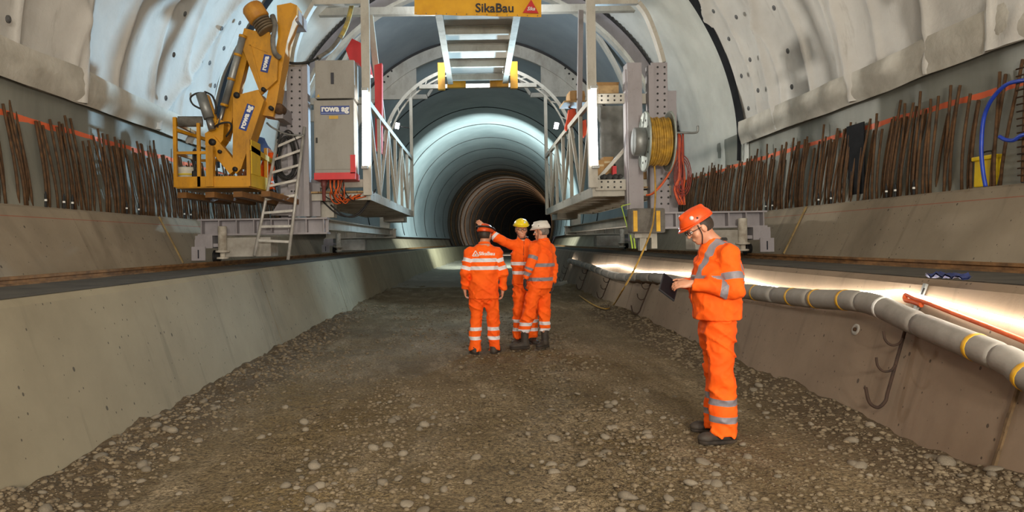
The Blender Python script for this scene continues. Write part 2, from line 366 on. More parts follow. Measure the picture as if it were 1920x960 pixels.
    tag(rl.build('travel_rail', M_rail), 'rusty steel travel rail on the %s concrete bench' % side, 'rail')

# ---- vault: fleece, membranes, finished lining
ceil = tag(empty('ceiling'), kind='structure')
ZC, RV = 3.6, 5.97
def vault_pt(a, d, r): return Vector((cx(d)+r*math.cos(a), d, ZC+r*math.sin(a)))
a0 = math.asin((3.72-ZC)/RV)
def vault(name, d0, d1, r, mat, nd, na, wr=0.0, aa=a0, seed=0):
    A = np.linspace(aa, math.pi-aa, na+1); D = np.linspace(d0, d1, nd+1); AA, DD = np.meshgrid(A, D)
    rr = np.full_like(AA, r)
    if wr > 0:
        P = np.stack([AA*3.2, DD*0.55, np.full_like(AA, seed+1.0)], -1); big = fbm(P, 4)
        # sheets hang in panels: sharp creases run round the vault, soft bellies between them
        ph = DD*0.9+0.55*fbm(np.stack([AA*1.6, DD*0.22, np.full_like(AA, seed+5.0)], -1), 3)
        cre = np.abs((ph % 1.0)-0.5)*2; cre = np.power(cre, 8)
        ph2 = DD*0.37+1.6*fbm(np.stack([AA*0.9, DD*0.15, np.full_like(AA, seed+9.0)], -1), 2)+0.25*AA
        cr2 = np.power(np.abs((ph2 % 1.0)-0.5)*2, 9)
        fine = 1-2*np.abs(fbm(np.stack([AA*9.0, DD*1.8, np.full_like(AA, seed+3.0)], -1), 3)); rr = rr+wr*(0.75*big)-wr*0.7*cre*(0.5+0.8*np.abs(big))-wr*1.0*cr2-wr*0.06*fine
    cxs = 0.3+np.where(DD > 0, DD*DD/1200.0, 0)
    V = np.stack([cxs+rr*np.cos(AA), DD, ZC+rr*np.sin(AA)], -1).reshape(-1, 3)
    i, j = np.meshgrid(np.arange(nd), np.arange(na), indexing='ij'); b = i*(na+1)+j
    Fc = np.stack([b, b+1, b+na+2, b+na+1], -1).reshape(-1, 4)
    return npmesh(name, V, Fc, mat, ceil, True)
vault('fleece', 1.8, 15.35, RV, M_fleece, 330, 330, 0.16)
vault('fleece', -14, 1.85, RV, M_fleece, 60, 80, 0.16)
vault('smooth_membrane', 15.2, 20.6, RV+0.05, M_white, 30, 120, 0.05, math.asin((3.3-ZC)/RV), 3)
# flap band along the lower edge of the fleece
for s in (-1, 1):
    D = np.linspace(-14, 15.35, 260); V = []; nk = 7
    for d in D:
        top = 4.18+0.05*float(fbm(np.array([[d*0.6, s*3.0, 1.0]]), 3)[0]); bot = 3.70+0.03*float(fbm(np.array([[d*0.9, s*5.0, 2.0]]), 3)[0])
        for k in range(nk+1):
            z = bot+(top-bot)*k/nk; r = RV-0.09-0.04*math.sin(math.pi*k/nk)+0.05*float(fbm(np.array([[d*1.3, k*0.45, s*2.0]]), 3)[0])
            V.append((cx(d)+s*math.sqrt(r*r-(z-ZC)**2), d, z))
    Fc = [(i*(nk+1)+k, i*(nk+1)+k+1, (i+1)*(nk+1)+k+1, (i+1)*(nk+1)+k) for i in range(len(D)-1) for k in range(nk)]
    npmesh('edge_flap', V, Fc, M_flap, ceil, True)
# fixing discs of the fleece
mk = MB(); mk.lathe((0, 0, 0), (0, 0, 1), [(0.05, 0), (0.05, 0.012), (0.022, 0.02), (0.022, 0.028)], 12); med = bpy.data.meshes.new('fixing_disc'); med.from_pydata(mk.v, [], mk.f); med.materials.append(pm('disc_grey', srgb(98, 98, 98), srgb(60, 60, 60), 30, 0.6))
rnd = random.Random(3)
for s in (-1, 1):
    for row, dd in enumerate((14.7, 14.1, 12.6, 10.4, 8.4, 6.6)):
        for q in range(7):
            z = 4.35+q*0.72+rnd.uniform(-0.1, 0.1)+(row % 2)*0.3; r = RV-0.10
            if z > ZC+r-0.5: continue
            a = math.asin((z-ZC)/r); a = a if s > 0 else math.pi-a; d = dd+rnd.uniform(-0.12, 0.12)
            if row > 2 and rnd.random() < 0.55: continue
            o = bpy.data.objects.new('fixing_disc', med); COL.objects.link(o); o.parent = ceil; o.location = vault_pt(a, d, r)
            o.rotation_euler = Vector((-math.cos(a), 0, -math.sin(a))).to_track_quat('Z', 'Y').to_euler()
# torn black edge of the membrane
V = []; A = np.linspace(math.asin((3.35-ZC)/RV), math.pi-math.asin((3.35-ZC)/RV), 160)
for a in A:
    wv = 0.34+0.24*float(fbm(np.array([[a*3.1, 0.3, 7.7]]), 3)[0])
    if a < a0 or a > math.pi-a0: wv = 0.06
    c = 15.45+0.22*float(fbm(np.array([[a*2.3, 4.0, 1.0]]), 2)[0])
    for dd, rr in ((c-wv/2, RV-0.02), (c, RV-0.10), (c+wv/2, RV-0.01)): V.append(vault_pt(a, dd, rr))
npmesh('membrane_edge', [tuple(v) for v in V], [(i*3+k, i*3+k+1, i*3+k+4, i*3+k+3) for i in range(len(A)-1) for k in range(2)], M_blackm, ceil, True)
# finished lining beyond the formwork
RL = 5.52
vault('lining', 20.05, 70.3, RL, M_bluecon, 60, 90, 0.012, math.asin((2.0-ZC)/RL), 5)
for d in (32.4, 38, 43.4, 49, 54.7, 60.7, 66.5):
    b = MB(); aa = math.asin((2.1-ZC)/RL)
    pts = [vault_pt(a, d, RL-0.005) for a in np.linspace(aa, math.pi-aa, 60)]; b.tube(pts, 0.035+0.012*random.random(), 5, True); b.build('joint_ring', M_joint, ceil)
vault('far_lining', 70, 190, RL-0.01, M_brown, 60, 70, 0.02, math.asin((-0.6-ZC)/RL), 8)
for d in (72, 76, 80, 84, 89, 94, 100, 107, 115, 124, 135):
    b = MB(); aa = math.asin((1.2-ZC)/RL)
    b.tube([vault_pt(a, d, RL-0.12) for a in np.linspace(aa, math.pi-aa, 40)], 0.09, 4, True); b.build('lining_rib', M_rust, ceil)
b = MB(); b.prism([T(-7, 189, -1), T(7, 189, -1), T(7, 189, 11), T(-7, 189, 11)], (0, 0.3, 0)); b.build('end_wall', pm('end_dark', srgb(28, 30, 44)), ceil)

# ---- floor
U = np.concatenate([np.linspace(-3.25, 3.25, 190)])
D = np.concatenate([np.linspace(-8, 2.4, 30)[:-1], 2.4+(np.linspace(0, 1, 420)**1.55)*57.6, np.linspace(61, 190, 60)])
UU, DD = np.meshgrid(U, D); CX = 0.3+np.where(DD > 0, DD*DD/1200.0, 0)
def floor_z(u, d):
    u = np.asarray(u, float); d = np.asarray(d, float); P = np.stack([u*1.0, d*0.6, np.zeros_like(u)+0.5], -1)
    z = 0.035*fbm(P*1.3, 4)+0.018*fbm(P*5.0+3.3, 3)+0.010*fbm(np.stack([u*12, d*9, 0*u], -1), 2)
    tr = np.exp(-((u+1.75)/0.55)**2)+0.8*np.exp(-((u-0.75)/0.5)**2)+0.45*np.exp(-((u+0.1)/0.35)**2)
    ph = d*2*math.pi/0.13+1.5*fbm(np.stack([u*1.2, d*0.5, 0*u+2], -1), 2)*3
    m = np.clip(0.55+fbm(np.stack([u*0.7, d*0.35, 0*u+6], -1), 3)*1.4, 0, 1)
    z = z+tr*m*0.028*np.clip(np.sin(ph)*1.6, -1, 1)*np.clip((24-d)/10, 0, 1)-0.03*tr*m
    e = np.abs(u); lump = 0.5+0.5*fbm(np.stack([u*3.0, d*1.7, 0*u+9], -1), 3)
    z = z+np.clip((e-2.45)/0.65, 0, 1)**1.4*(0.0+0.16*lump**1.5)+np.clip((e-2.3)/0.5, 0, 1)*0.035*fbm(np.stack([u*9, d*7, 0*u+3], -1), 3)
    return z
ZZ = floor_z(UU, DD); V = np.stack([CX+UU, DD, ZZ], -1).reshape(-1, 3); nd, na = len(D)-1, len(U)-1
i, j = np.meshgrid(np.arange(nd), np.arange(na), indexing='ij'); b = i*(na+1)+j
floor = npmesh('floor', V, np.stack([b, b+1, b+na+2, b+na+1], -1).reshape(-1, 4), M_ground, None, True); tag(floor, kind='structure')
# ---- stones: the largest as objects, the rest as one mesh
def stone_mesh(seed, sub):
    bm = bmesh.new(); bmesh.ops.create_icosphere(bm, subdivisions=sub, radius=1.0); r = random.Random(seed)
    ax = (r.uniform(0.8, 1.25), r.uniform(0.7, 1.0), r.uniform(0.45, 0.7))
    for v in bm.verts:
        k = 1+0.22*float(vnoise(np.array([[v.co.x*1.3+seed*3.1, v.co.y*1.3, v.co.z*1.3]]))[0]); v.co = Vector((v.co.x*ax[0]*k, v.co.y*ax[1]*k, v.co.z*ax[2]*k))
    bm.verts.index_update(); Vv = np.array([v.co[:] for v in bm.verts]); Ff = np.array([[v.index for v in f.verts] for f in bm.faces]); bm.free(); return Vv, Ff
def put_u(r):   # stones lie thickest by the walls and in two windrows
    q = r.random()
    if q < 0.24: return r.choice([-1, 1])*(3.12-min(1.4, abs(r.gauss(0, 0.42))))
    if q < 0.52: return r.gauss(1.0, 0.42)
    if q < 0.66: return r.gauss(-0.95, 0.4)
    return r.uniform(-2.9, 2.9)
rs = random.Random(21); meshes = []
for q in range(9):
    Vv, Ff = stone_mesh(q, 2); me = bpy.data.meshes.new('stone'); me.from_pydata(Vv.tolist(), [], Ff.tolist()); smooth(me); me.materials.append(M_stone); meshes.append(me)
for q in range(290):
    d = 3.7+3.6*rs.random()**1.7; u = put_u(rs); r = 0.022+0.032*rs.random()**2.2
    if abs(u) > 2.4 and d < 4.8: r *= 1.35
    o = bpy.data.objects.new('stone', rs.choice(meshes)); COL.objects.link(o); o.parent = floor
    o.location = (cx(d)+u, d, float(floor_z(np.array([u]), np.array([d]))[0])+r*0.12); o.scale = (r, r, r); o.rotation_euler = (rs.uniform(-.3, .3), rs.uniform(-.3, .3), rs.uniform(0, 6.28))
protos = [stone_mesh(q+40, 1) for q in range(8)]
AV, AF = [], []; base = 0
for q in range(26000):
    d = 3.6+14*rs.random()**2.0; u = put_u(rs); r = (0.006+0.024*rs.random()**2.6)*(1 if d < 8 else 1.4)*(1.12 if abs(u) > 2.5 else 1)
    if abs(u) < 2.4 and float(fbm(np.array([[u*0.9+3.0, d*0.45, 4.4]]), 3)[0]) < (rs.random()-0.5)*0.7-0.02: continue
    Vv, Ff = protos[q % 8]; a = rs.uniform(0, 6.28); c, sn = math.cos(a), math.sin(a)
    z = 0.0
    AV.append(np.stack([(Vv[:, 0]*c-Vv[:, 1]*sn)*r+cx(d)+u, (Vv[:, 0]*sn+Vv[:, 1]*c)*r+d, Vv[:, 2]*r], -1)); AF.append(Ff+base); base += len(Vv)
    AV[-1] = np.concatenate([AV[-1], np.full((len(Vv), 2), (u, d))], 1)
AV = np.concatenate(AV); AV[:, 2] += floor_z(AV[:, 3], AV[:, 4])+0.0005
o = npmesh('gravel', AV[:, :3], np.concatenate(AF), M_pebble, floor, True); tag(o, kind='stuff')

for s, side, d in ((-1, 'left', 12.05), (1, 'right', 12.0)):
    p = [T(s*5.285, d, 1.30), T(s*5.70, d, 2.12)]; m_ = MB(); m_.bar(p[0], p[1], 0.022, 0.03, (0, 1, 0)); m_.build('joint_filler', pm('joint_foam', srgb(160, 134, 84), srgb(118, 98, 64), 8, 0.8), walls[side])
m_ = MB()
for k in range(8):
    z0, z1 = 0.05+k*0.12, 0.05+(k+1)*0.12; w_ = 0.03+0.02*random.random(); m_.bar(T(3.13+0.3205*z0+0.0, 4.44, z0), T(3.13+0.3205*z1, 4.44, z1), w_, 0.02, (0, 1, 0))
m_.build('joint_timber', pm('joint_wood', srgb(120, 96, 66), srgb(60, 48, 34), 8, 0.9), walls['right'])
# ================================================================== FORMWORK CARRIAGE
def m_paint(name, a, dirt, amount=0.5, rough=0.5, chip=None):
    k = NT(name); v = k.mapping()
    col = k.mix(k.ramp(k.noise(3.0, k.mapping((1, 1, 0.45)), 6, 0.65), 0.45, 0.78, (0, 0, 0, 1), (amount, amount, amount, 1)), a, dirt)
    col = k.mix(k.ramp(k.noise(22, v, 4, 0.7), 0.60, 0.74, (0, 0, 0, 1), (0.45, 0.45, 0.45, 1)), col, dirt)
    return k.fin(col, k.math('ADD', k.math('MULTIPLY', k.noise(6, v, 3), 0.25), rough-0.12), 0, k.bump(k.noise(25, v, 4), 0.12, 0.006))
M_wsteel = m_paint('white_steel', srgb(176, 172, 161), srgb(104, 92, 74), 0.55)
M_lsteel = m_paint('lilac_steel', srgb(152, 147, 151), srgb(108, 100, 96), 0.5)
M_yellow = m_paint('yellow_steel', srgb(200, 140, 14), srgb(92, 62, 20), 0.75, 0.42)
M_cab = m_paint('cabinet_grey', srgb(146, 143, 136), srgb(108, 102, 93), 0.6, 0.55)
M_red = m_paint('red_paint', srgb(205, 40, 44), srgb(120, 30, 30), 0.3)
M_dark = pm('dark_rubber', srgb(22, 21, 21), srgb(34, 32, 30), 6, 0.6)
M_chrome = pm('steel_tube', srgb(160, 160, 158), srgb(120, 118, 114), 6, 0.35, 0.8)
M_galv = pm('galvanised', srgb(150, 152, 150), srgb(118, 120, 118), 4, 0.45, 0.5)
M_wood = pm('timber', srgb(178, 148, 104), srgb(132, 104, 70), 8, 0.8)
M_card = pm('cardboard', srgb(176, 138, 90), srgb(150, 116, 74), 4, 0.85)
M_blue = pm('label_blue', srgb(30, 62, 140), srgb(26, 52, 122), 3, 0.4)
M_wlet = pm('letter_white', srgb(235, 235, 232), srgb(220, 220, 216), 3, 0.4)
M_klet = pm('letter_black', srgb(20, 22, 36), srgb(28, 28, 40), 3, 0.5)
M_orc = pm('orange_cable', srgb(222, 100, 42), srgb(180, 72, 30), 8, 0.5)
M_redc = pm('red_cable', srgb(150, 48, 34), srgb(110, 36, 28), 8, 0.5)
M_hose = pm('yellow_hose', srgb(190, 148, 52), srgb(130, 98, 38), 8, 0.6)
M_gcon = pm('ballast_concrete', srgb(176, 172, 164), srgb(136, 130, 120), 3, 0.8)
M_tube = emis('tube_light', (1.0, 0.97, 0.92, 1), 11.0)
M_flood = emis('flood_light', (0.92, 0.97, 1.0, 1), 25.0)
def pbox(mb, x0, y0, x1, y1, d, depth, bev=0.0):
    a, b = PX(x0, y1, d), PX(x1, y0, d)
    return mb.box(((a.x+b.x)/2, d+depth/2, (a.z+b.z)/2), (abs(b.x-a.x), depth, abs(b.z-a.z)), None, bev)
def ppoly(mb, pts, d, depth): return mb.prism([PX(x, y, d) for x, y in pts], (0, depth, 0))
DF, DR = 12.1, 20.3
car = thing('formwork_carriage', 'white steel formwork carriage with arch ring, columns and side platforms spanning the tunnel', 'formwork', T(0, DF, 1.32))
# ---- arch ring with bulkhead and seal
def ring(mb, d0, d1, r0, r1, a_lo, n=90, a_hi=None):
    a_hi = a_hi if a_hi is not None else math.pi-a_lo; V = []; Fc = []
    for a in np.linspace(a_lo, a_hi, n):
        V += [vault_pt(a, d0, r0), vault_pt(a, d0, r1), vault_pt(a, d1, r1), vault_pt(a, d1, r0)]
    for i in range(n-1):
        for k in range(4): k2 = (k+1) % 4; Fc.append((i*4+k2, i*4+k, (i+1)*4+k, (i+1)*4+k2))
    Fc += [(0, 1, 2, 3), tuple((n-1)*4+k for k in (3, 2, 1, 0))]
    return mb.add(V, Fc)
al = math.asin((2.2-ZC)/5.7)
b = MB(); ring(b, 20.0, 20.04, 5.5, 5.92, al); arch = b.build('bulkhead_ring', M_lsteel, car)
b = MB(); ring(b, 19.72, 20.02, 5.40, 5.5, al); b.build('arch_flange', M_wsteel, car)
b = MB(); ring(b, 19.95, 20.06, 5.915, 5.96, al)
for i in range(150):
    a = al+(math.pi-2*al)*i/149; p = vault_pt(a, 19.96, 5.945); b.box(p, (0.055, 0.10, 0.055), Matrix.Rotation(-a, 3, 'Y'))
b.build('seal_strip', M_dark, car)
b = MB(); ring(b, 25.2, 25.32, 5.02, 5.44, math.asin((3.4-ZC)/5.4)); b.build('rear_arch', M_wsteel, car)
b = MB(); ring(b, 25.15, 25.36, 5.44, 5.53, math.asin((3.4-ZC)/5.4)); b.build('seal_strip', M_dark, car)
for s in (-1, 1):
    b = MB(); arc = [T(0, 25.25, 0)+Vector((s*5.03*math.cos(a), 0, ZC+5.03*math.sin(a))) for a in np.linspace(math.asin((7.0-ZC)/5.03), math.acos(2.3/5.03), 10)]
    b.prism(arc+[T(s*2.3, 25.25, 7.0)], (0, 0.03, 0)); b.build('gusset_plate', M_wsteel, car)
    b = MB(); b.bar(T(s*4.4, 25.2, 6.98), T(s*1.9, 25.2, 6.98), 0.10, 0.16); b.build('tie_bar', M_wsteel, car)
    b = MB(); b.bar(T(s*1.9, 25.2, 7.0), T(s*0.9, 25.2, 8.5), 0.10, 0.10); b.build('brace', M_wsteel, car)
    b = MB()
    for k in range(6): b.lathe(T(s*(3.62-0.14*k), 25.2, 7.35+0.20*k), (0, -1, 0), [(0.035, 0), (0.035, 0.02)], 8)
    tag(b.build('bolt_holes', M_dark, car), kind='stuff')
# mid rib inside the form, bent like the skin
for s in (-1, 1):
    b = MB(); pts = spline([T(s*4.62, 20.6, 5.4), T(s*4.35, 20.6, 6.4), T(s*3.85, 20.6, 7.4), T(s*3.15, 20.6, 8.35), T(s*2.3, 20.6, 9.0)], 5)
    for p, q in zip(pts[:-1], pts[1:]): b.bar(p, q, 0.26, 0.09, (s*1.0, 0, 1.0))
    b.build('curved_rib', M_wsteel, car)
# ---- outriggers with stiffeners, bogies, wheels, rams, ballast
def outrigger(s, d, far):
    u0, u1 = 4.98, 2.72; zt, zb = 2.06, 1.77
    b = MB(); b.ibeam(T(s*u0, d, (zt+zb)/2), T(s*u1, d, (zt+zb)/2), 0.34, zt-zb, 0.03, 0.02); o = b.build('outrigger_beam', M_lsteel if not far else M_wsteel, car)
    for k in range(8):
        b = MB(); b.box(T(s*(u0-0.06-(u0-u1-0.12)*k/7), d, (zt+zb)/2), (0.02, 0.32, zt-zb-0.06)); b.build('stiffener', M_lsteel if not far else M_wsteel, o)
    # bogie
    bo = MB(); bo.box(T(s*4.86, d, 1.66), (0.30, 0.42, 0.22)); bo.box(T(s*4.93, d-0.2, 1.52), (0.17, 0.03, 0.36)); bo.box(T(s*4.70, d-0.02, 1.60), (0.55, 0.30, 0.06)); bg = bo.build('bogie', M_lsteel, car)
    w = MB(); w.lathe(T(s*4.70-0.06, d, 1.40), (1, 0, 0), [(0.095, 0), (0.115, 0.005), (0.115, 0.02), (0.085, 0.025), (0.085, 0.11), (0.05, 0.12)], 20); w.build('wheel', M_dark, bg)
    ram = MB(); ram.lathe(T(s*4.52, d-0.24, 1.36), (0, 0, 1), [(0.10, 0), (0.10, 0.03), (0.045, 0.035), (0.045, 0.11), (0.12, 0.115), (0.12, 0.145), (0.075, 0.15), (0.075, 0.56), (0.06, 0.57)], 18); ram.build('hydraulic_ram', pm('ram_cream', srgb(196, 190, 178), srgb(140, 128, 112), 6, 0.5), car)
    sg = MB(); sg.box(T(s*4.93, d-0.26, 1.46), (0.24, 0.02, 0.24)); sgo = sg.build('number_plate', M_lsteel, bg)
    text_mesh('lettering', '1', 0.22, M_klet, T(s*4.93, d-0.272, 1.46), (-1 if s < 0 else -1, 0, 0), (0, 0, -1), sgo)
    bl = MB(); bl.box(T(s*4.1, d+0.05, 1.56), (0.80, 0.5, 0.34), None, 0.015); bl.build('ballast_block', M_gcon, car)
for s in (-1, 1):
    outrigger(s, DF, False); outrigger(s, 22.0, True)
    # the travel beam that ties both outriggers together
    b = MB(); b.ibeam(T(s*2.9, DF+0.2, 1.95), T(s*2.9, 21.8, 1.95), 0.22, 0.2, 0.02, 0.02); b.build('travel_beam', M_wsteel, car)
# ---- columns
b = MB(); pbox(b, 541, 120, 572, 406, DF-0.02, 0.03); pbox(b, 570, 120, 576, 406, DF-0.1, 0.2); pbox(b, 527, 170, 541, 408, DF+0.25, 0.25); pbox(b, 578, 335, 600, 406, DF+0.2, 0.04); col1 = b.build('column', M_lsteel, car)
b = MB(); ppoly(b, [(507, 404), (541, 350), (541, 404)], DF-0.03, 0.03); b.build('gusset_plate', M_lsteel, col1)
b = MB(); pbox(b, 1180, 117, 1203, 392, DF-0.12, 0.28); pbox(b, 1176, 130, 1181, 392, DF-0.06, 0.18); col2 = b.build('column', M_lsteel, car)
b = MB(); pbox(b, 1225, 117, 1251, 398, DF-0.02, 0.03); pbox(b, 1220, 122, 1226, 398, DF-0.1, 0.2); pbox(b, 1250, 170, 1268, 398, DF+0.25, 0.25); col3 = b.build('column', M_lsteel, car)
b = MB(); pbox(b, 593, 336, 625, 408, DF+0.35, 0.3); b.build('column', M_wsteel, car)
def holes(x0, y0, x1, y1, d, n, parent, r=2.0):
    b = MB()
    for i in range(n):
        for x in (x0, x1): b.lathe(PX(x, y0+(y1-y0)*i/(n-1), d), (0, -1, 0), [(r/106, 0), (r/106, 0.006)], 8, False)
    tag(b.build('bolt_holes', M_dark, parent), kind='stuff')
holes(547, 132, 562, 250, DF-0.02, 10, col1); holes(547, 340, 553, 396, DF-0.02, 4, col1)
holes(1233, 126, 1246, 225, DF-0.02, 9, col3); holes(1240, 335, 1253, 382, DF-0.02, 5, col3)
# cross beams with holes (right) and ties (left)
for y0, y1 in ((175, 194), (336, 357)):
    b = MB(); pbox(b, 1117, y0, 1180, y1, DF+0.02, 0.08); pbox(b, 1203, y0, 1226, y1, DF+0.1, 0.08); cb = b.build('cross_beam', M_wsteel, car)
    bb = MB()
    for x in range(1128, 1180, 12):
        for y in (y0+5, y1-6): bb.lathe(PX(x, y, DF+0.02), (0, -1, 0), [(0.018, 0), (0.018, 0.006)], 8, False)
    tag(bb.build('bolt_holes', M_dark, cb), kind='stuff')
b = MB(); pbox(b, 574, 182, 690, 196, DF+0.3, 0.08); pbox(b, 574, 206, 600, 228, DF+0.3, 0.08); b.build('cross_beam', M_wsteel, car)
b = MB(); pbox(b, 600, 336, 690, 352, DF+0.1, 0.1); b.build('cross_beam', M_wsteel, car)
b = MB(); b.bar(PX(1122, 335, DF+0.3), PX(1182, 268, DF+0.3), 0.06, 0.06); b.build('brace', M_wsteel, car)
b = MB(); b.bar(PX(575, 165, DF+0.3), PX(592, 128, DF+0.3), 0.06, 0.06); b.build('brace', M_wsteel, car)
# front posts, header
for x0, x1, yb in ((682, 691, 366), (1104, 1114, 352)):
    b = MB(); a, c = PX(x0, yb, DF), PX(x1, -60, DF); b.box(((a.x+c.x)/2, DF, (a.z+c.z)/2+0.3), (abs(c.x-a.x), 0.1, c.z-a.z+0.6)); b.build('post', M_wsteel, car)
for x0, x1 in ((588, 690), (1106, 1196)):
    b = MB(); pbox(b, x0, -2, x1, 8, DF+0.02, 0.1); b.build('header_beam', M_wsteel, car)
b = MB(); b.ibeam(T(-3.6, DF+0.1, 7.3), T(3.6, DF+0.1, 7.3), 0.3, 0.4, 0.03, 0.02); b.build('portal_beam', M_wsteel, car)
b = MB(); b.bar(PX(694, 30, 15), PX(717, 226, 15), 0.13, 0.13); b.build('post', M_wsteel, car)
b = MB(); b.bar(PX(1089, 20, 14.5), PX(1086, 225, 14.5), 0.10, 0.10); b.build('post', M_lsteel, car)
# inner portal legs that carry the arch flange (white, bent)
for s, pts in ((-1, [(549, 118), (552, 95), (562, 62), (577, 28), (597, -4)]), (1, [(1243, 118), (1237, 95), (1226, 62), (1212, 28), (1196, 6)])):
    b = MB(); P = spline([PX(x, y, DF+0.15) for x, y in pts], 5)
    for p, q in zip(P[:-1], P[1:]): b.bar(p, q, 0.16, 0.07, (s, 0, 1))
    b.build('curved_rib', M_wsteel, car)
# ---- side platforms: deck, joists, truss
def platform(s, name):
    ui, uo, z = 2.0, 3.35, 2.5
    D0 = DF+0.05
    o = None
    ds = stations(D0, DR, 1.4)
    for ue in (ui, uo):
        b = MB()
        for p, q in zip(ds[:-1], ds[1:]): b.bar(T(s*ue, p, z-0.05), T(s*ue, q, z-0.05), 0.05, 0.17)
        o = b.build('edge_beam', M_wsteel, car)
    n = 9
    for k in range(n):
        d = D0+0.1+(DR-D0-0.2)*k/(n-1); b = MB(); b.bar(T(s*ui, d, z-0.07), T(s*uo, d, z-0.07), 0.10, 0.12); b.build('joist', M_wsteel, o)
    for k in range(6):
        u = ui+0.1+(uo-ui-0.2)*k/5; b = MB()
        for p, q in zip(ds[:-1], ds[1:]): b.bar(T(s*u, p, z+0.015), T(s*u, q, z+0.015), 0.22, 0.03)
        b.build('deck_plank', M_wood, o)
    tr = MB()
    for p, q in zip(ds[:-1], ds[1:]):
        tr.bar(T(s*ui, p, 4.1), T(s*ui, q, 4.1), 0.07, 0.10)
    t = tr.build('truss_chord', M_wsteel, car)
    n = 6
    for k in range(n+1):
        d = D0+0.05+(DR-D0-0.05)*k/n; b = MB(); b.bar(T(s*ui, d, z), T(s*ui, d, 4.1), 0.07, 0.07); b.build('truss_upright', M_wsteel, t)
        if k < n:
            d2 = D0+0.05+(DR-D0-0.05)*(k+1)/n; b = MB(); pa, pb = (z, 4.1) if k % 2 else (4.1, z)
            b.bar(T(s*ui, d, pa), T(s*ui, d2, pb), 0.06, 0.05); b.build('truss_diagonal', M_wsteel, t)
    b = MB(); b.bar(T(s*ui, DR, z-0.12), T(s*ui, DR, 5.9), 0.09, 0.10); b.build('end_post', M_wsteel, car)
    b = MB(); b.bar(T(s*(uo-0.3), 21.9, 2.07), T(s*(uo-0.3), 21.9, 2.45), 0.3, 0.3); b.box(T(s*(ui+0.55), 20.6, 2.33), (0.6, 1.2, 0.2)); b.build('rear_pedestal', M_wsteel, car)
platform(-1, 'left'); platform(1, 'right')
# inner arch frame at the rear end of the platforms, with lattice
b = MB(); P = [T(2.86*math.cos(a), 20.5, 4.35+2.55*math.sin(a)) for a in np.linspace(0.12, math.pi-0.12, 40)]
Q = [T(2.70*math.cos(a), 20.5, 4.35+2.40*math.sin(a)) for a in np.linspace(0.12, math.pi-0.12, 40)]
for p, q in zip(P[:-1], P[1:]): b.bar(p, q, 0.10, 0.05, (0, 1, 0))
for p, q in zip(Q[:-1], Q[1:]): b.bar(p, q, 0.05, 0.04, (0, 1, 0))
for k in range(0, 40, 3): b.bar(P[k], Q[min(k+1, 39)], 0.03, 0.03)
b.build('inner_arch', M_wsteel, car)
b = MB(); b.bar(T(-1.75, 20.4, 6.25), T(1.75, 20.4, 6.25), 0.12, 0.12); b.build('tie_bar', M_wsteel, car)
# ---- overhead walkway
oz = 6.02
for s in (-1, 1):
    b = MB(); b.ibeam(T(s*0.76, 13.1, oz+0.1), T(s*0.76, 19.0, oz+0.1), 0.14, 0.26, 0.02, 0.02); b.build('walkway_beam', M_wsteel, car)
    b = MB(); b.box(T(s*1.02, 19.25, oz+0.25), (0.20, 0.16, 0.75)); b.box(T(s*0.6, 19.2, oz+0.02), (0.52, 0.12, 0.2)); b.build('walkway_bracket', M_yellow, car)
b = MB(); b.box(T(0, 16.05, oz+0.2), (1.5, 5.9, 0.03)); dk = b.build('walkway_deck', m_paint('deck_grey', srgb(164, 160, 152), srgb(124, 117, 107), 0.4), car)
for d in (13.3, 14.6, 15.9, 17.3, 18.7):
    b = MB(); b.ibeam(T(-0.72, d, oz+0.09), T(0.72, d, oz+0.09), 0.10, 0.18, 0.015, 0.012); b.build('cross_member', M_wsteel, dk)
for s in (-1, 1):
    b = MB(); b.bar(T(s*0.76, 13.4, oz+0.2), T(s*0.76, 13.4, 7.3), 0.1, 0.1); b.bar(T(s*0.76, 18.6, oz+0.2), T(s*0.76, 18.6, 8.2), 0.1, 0.1); b.build('hanger', M_wsteel, car)
b = MB(); b.bar(T(-4.4, 18.6, 7.9), T(4.4, 18.6, 7.9), 0.2, 0.2); b.build('hanger_beam', M_wsteel, car)

# ---- things on the carriage -------------------------------------------------
# banner
bd = 12.95; ban = thing('banner', 'yellow banner with black lettering and red triangle logo under the crown', 'banner', PX(896, 30, bd))
bm_ = MB(); A, Bq, Cq, Dq = PX(777, 27, bd), PX(1015, 32, bd), PX(1015, -55, bd), PX(777, -60, bd); nx, nz = 24, 6; V = []
for j in range(nz+1):
    for i in range(nx+1):
        p = A.lerp(Bq, i/nx).lerp(Dq.lerp(Cq, i/nx), j/nz); V.append(p+Vector((0, 0.012*math.sin(i*0.9)+0.006*math.sin(i*2.3+j), 0)))
V2 = [v+Vector((0, 0.008, 0)) for v in V]; N = len(V); Fc = [(j*(nx+1)+i, j*(nx+1)+i+1, (j+1)*(nx+1)+i+1, (j+1)*(nx+1)+i) for j in range(nz) for i in range(nx)]
bm_.add(V, Fc, True); bm_.add(V2, [f[::-1] for f in Fc], True); bm_.build('banner_cloth', pm('banner_yellow', srgb(232, 172, 22), srgb(214, 152, 18), 3, 0.6), ban)
b = MB()
for x in range(780, 1016, 19): b.lathe(PX(x, 24.5+(x-777)/238*5, bd-0.012), (0, -1, 0), [(0.010, 0), (0.010, 0.004)], 8)
tag(b.build('eyelets', M_galv, ban), kind='stuff')
text_mesh('lettering', 'SikaBau', 0.235, M_klet, PX(927.5, 15.5, bd-0.03), (1, 0, -0.016), (0, 0, 1), ban, 0.004, 'CENTER', 1.02, 0, 0.004)
b = MB(); b.prism([PX(980, 24, bd-0.026), PX(1010, 25, bd-0.026), PX(996, -1, bd-0.026)], (0, 0.006, 0)); lg = b.build('logo_triangle', pm('logo_red', srgb(205, 30, 34), srgb(190, 26, 30), 3, 0.5), ban)
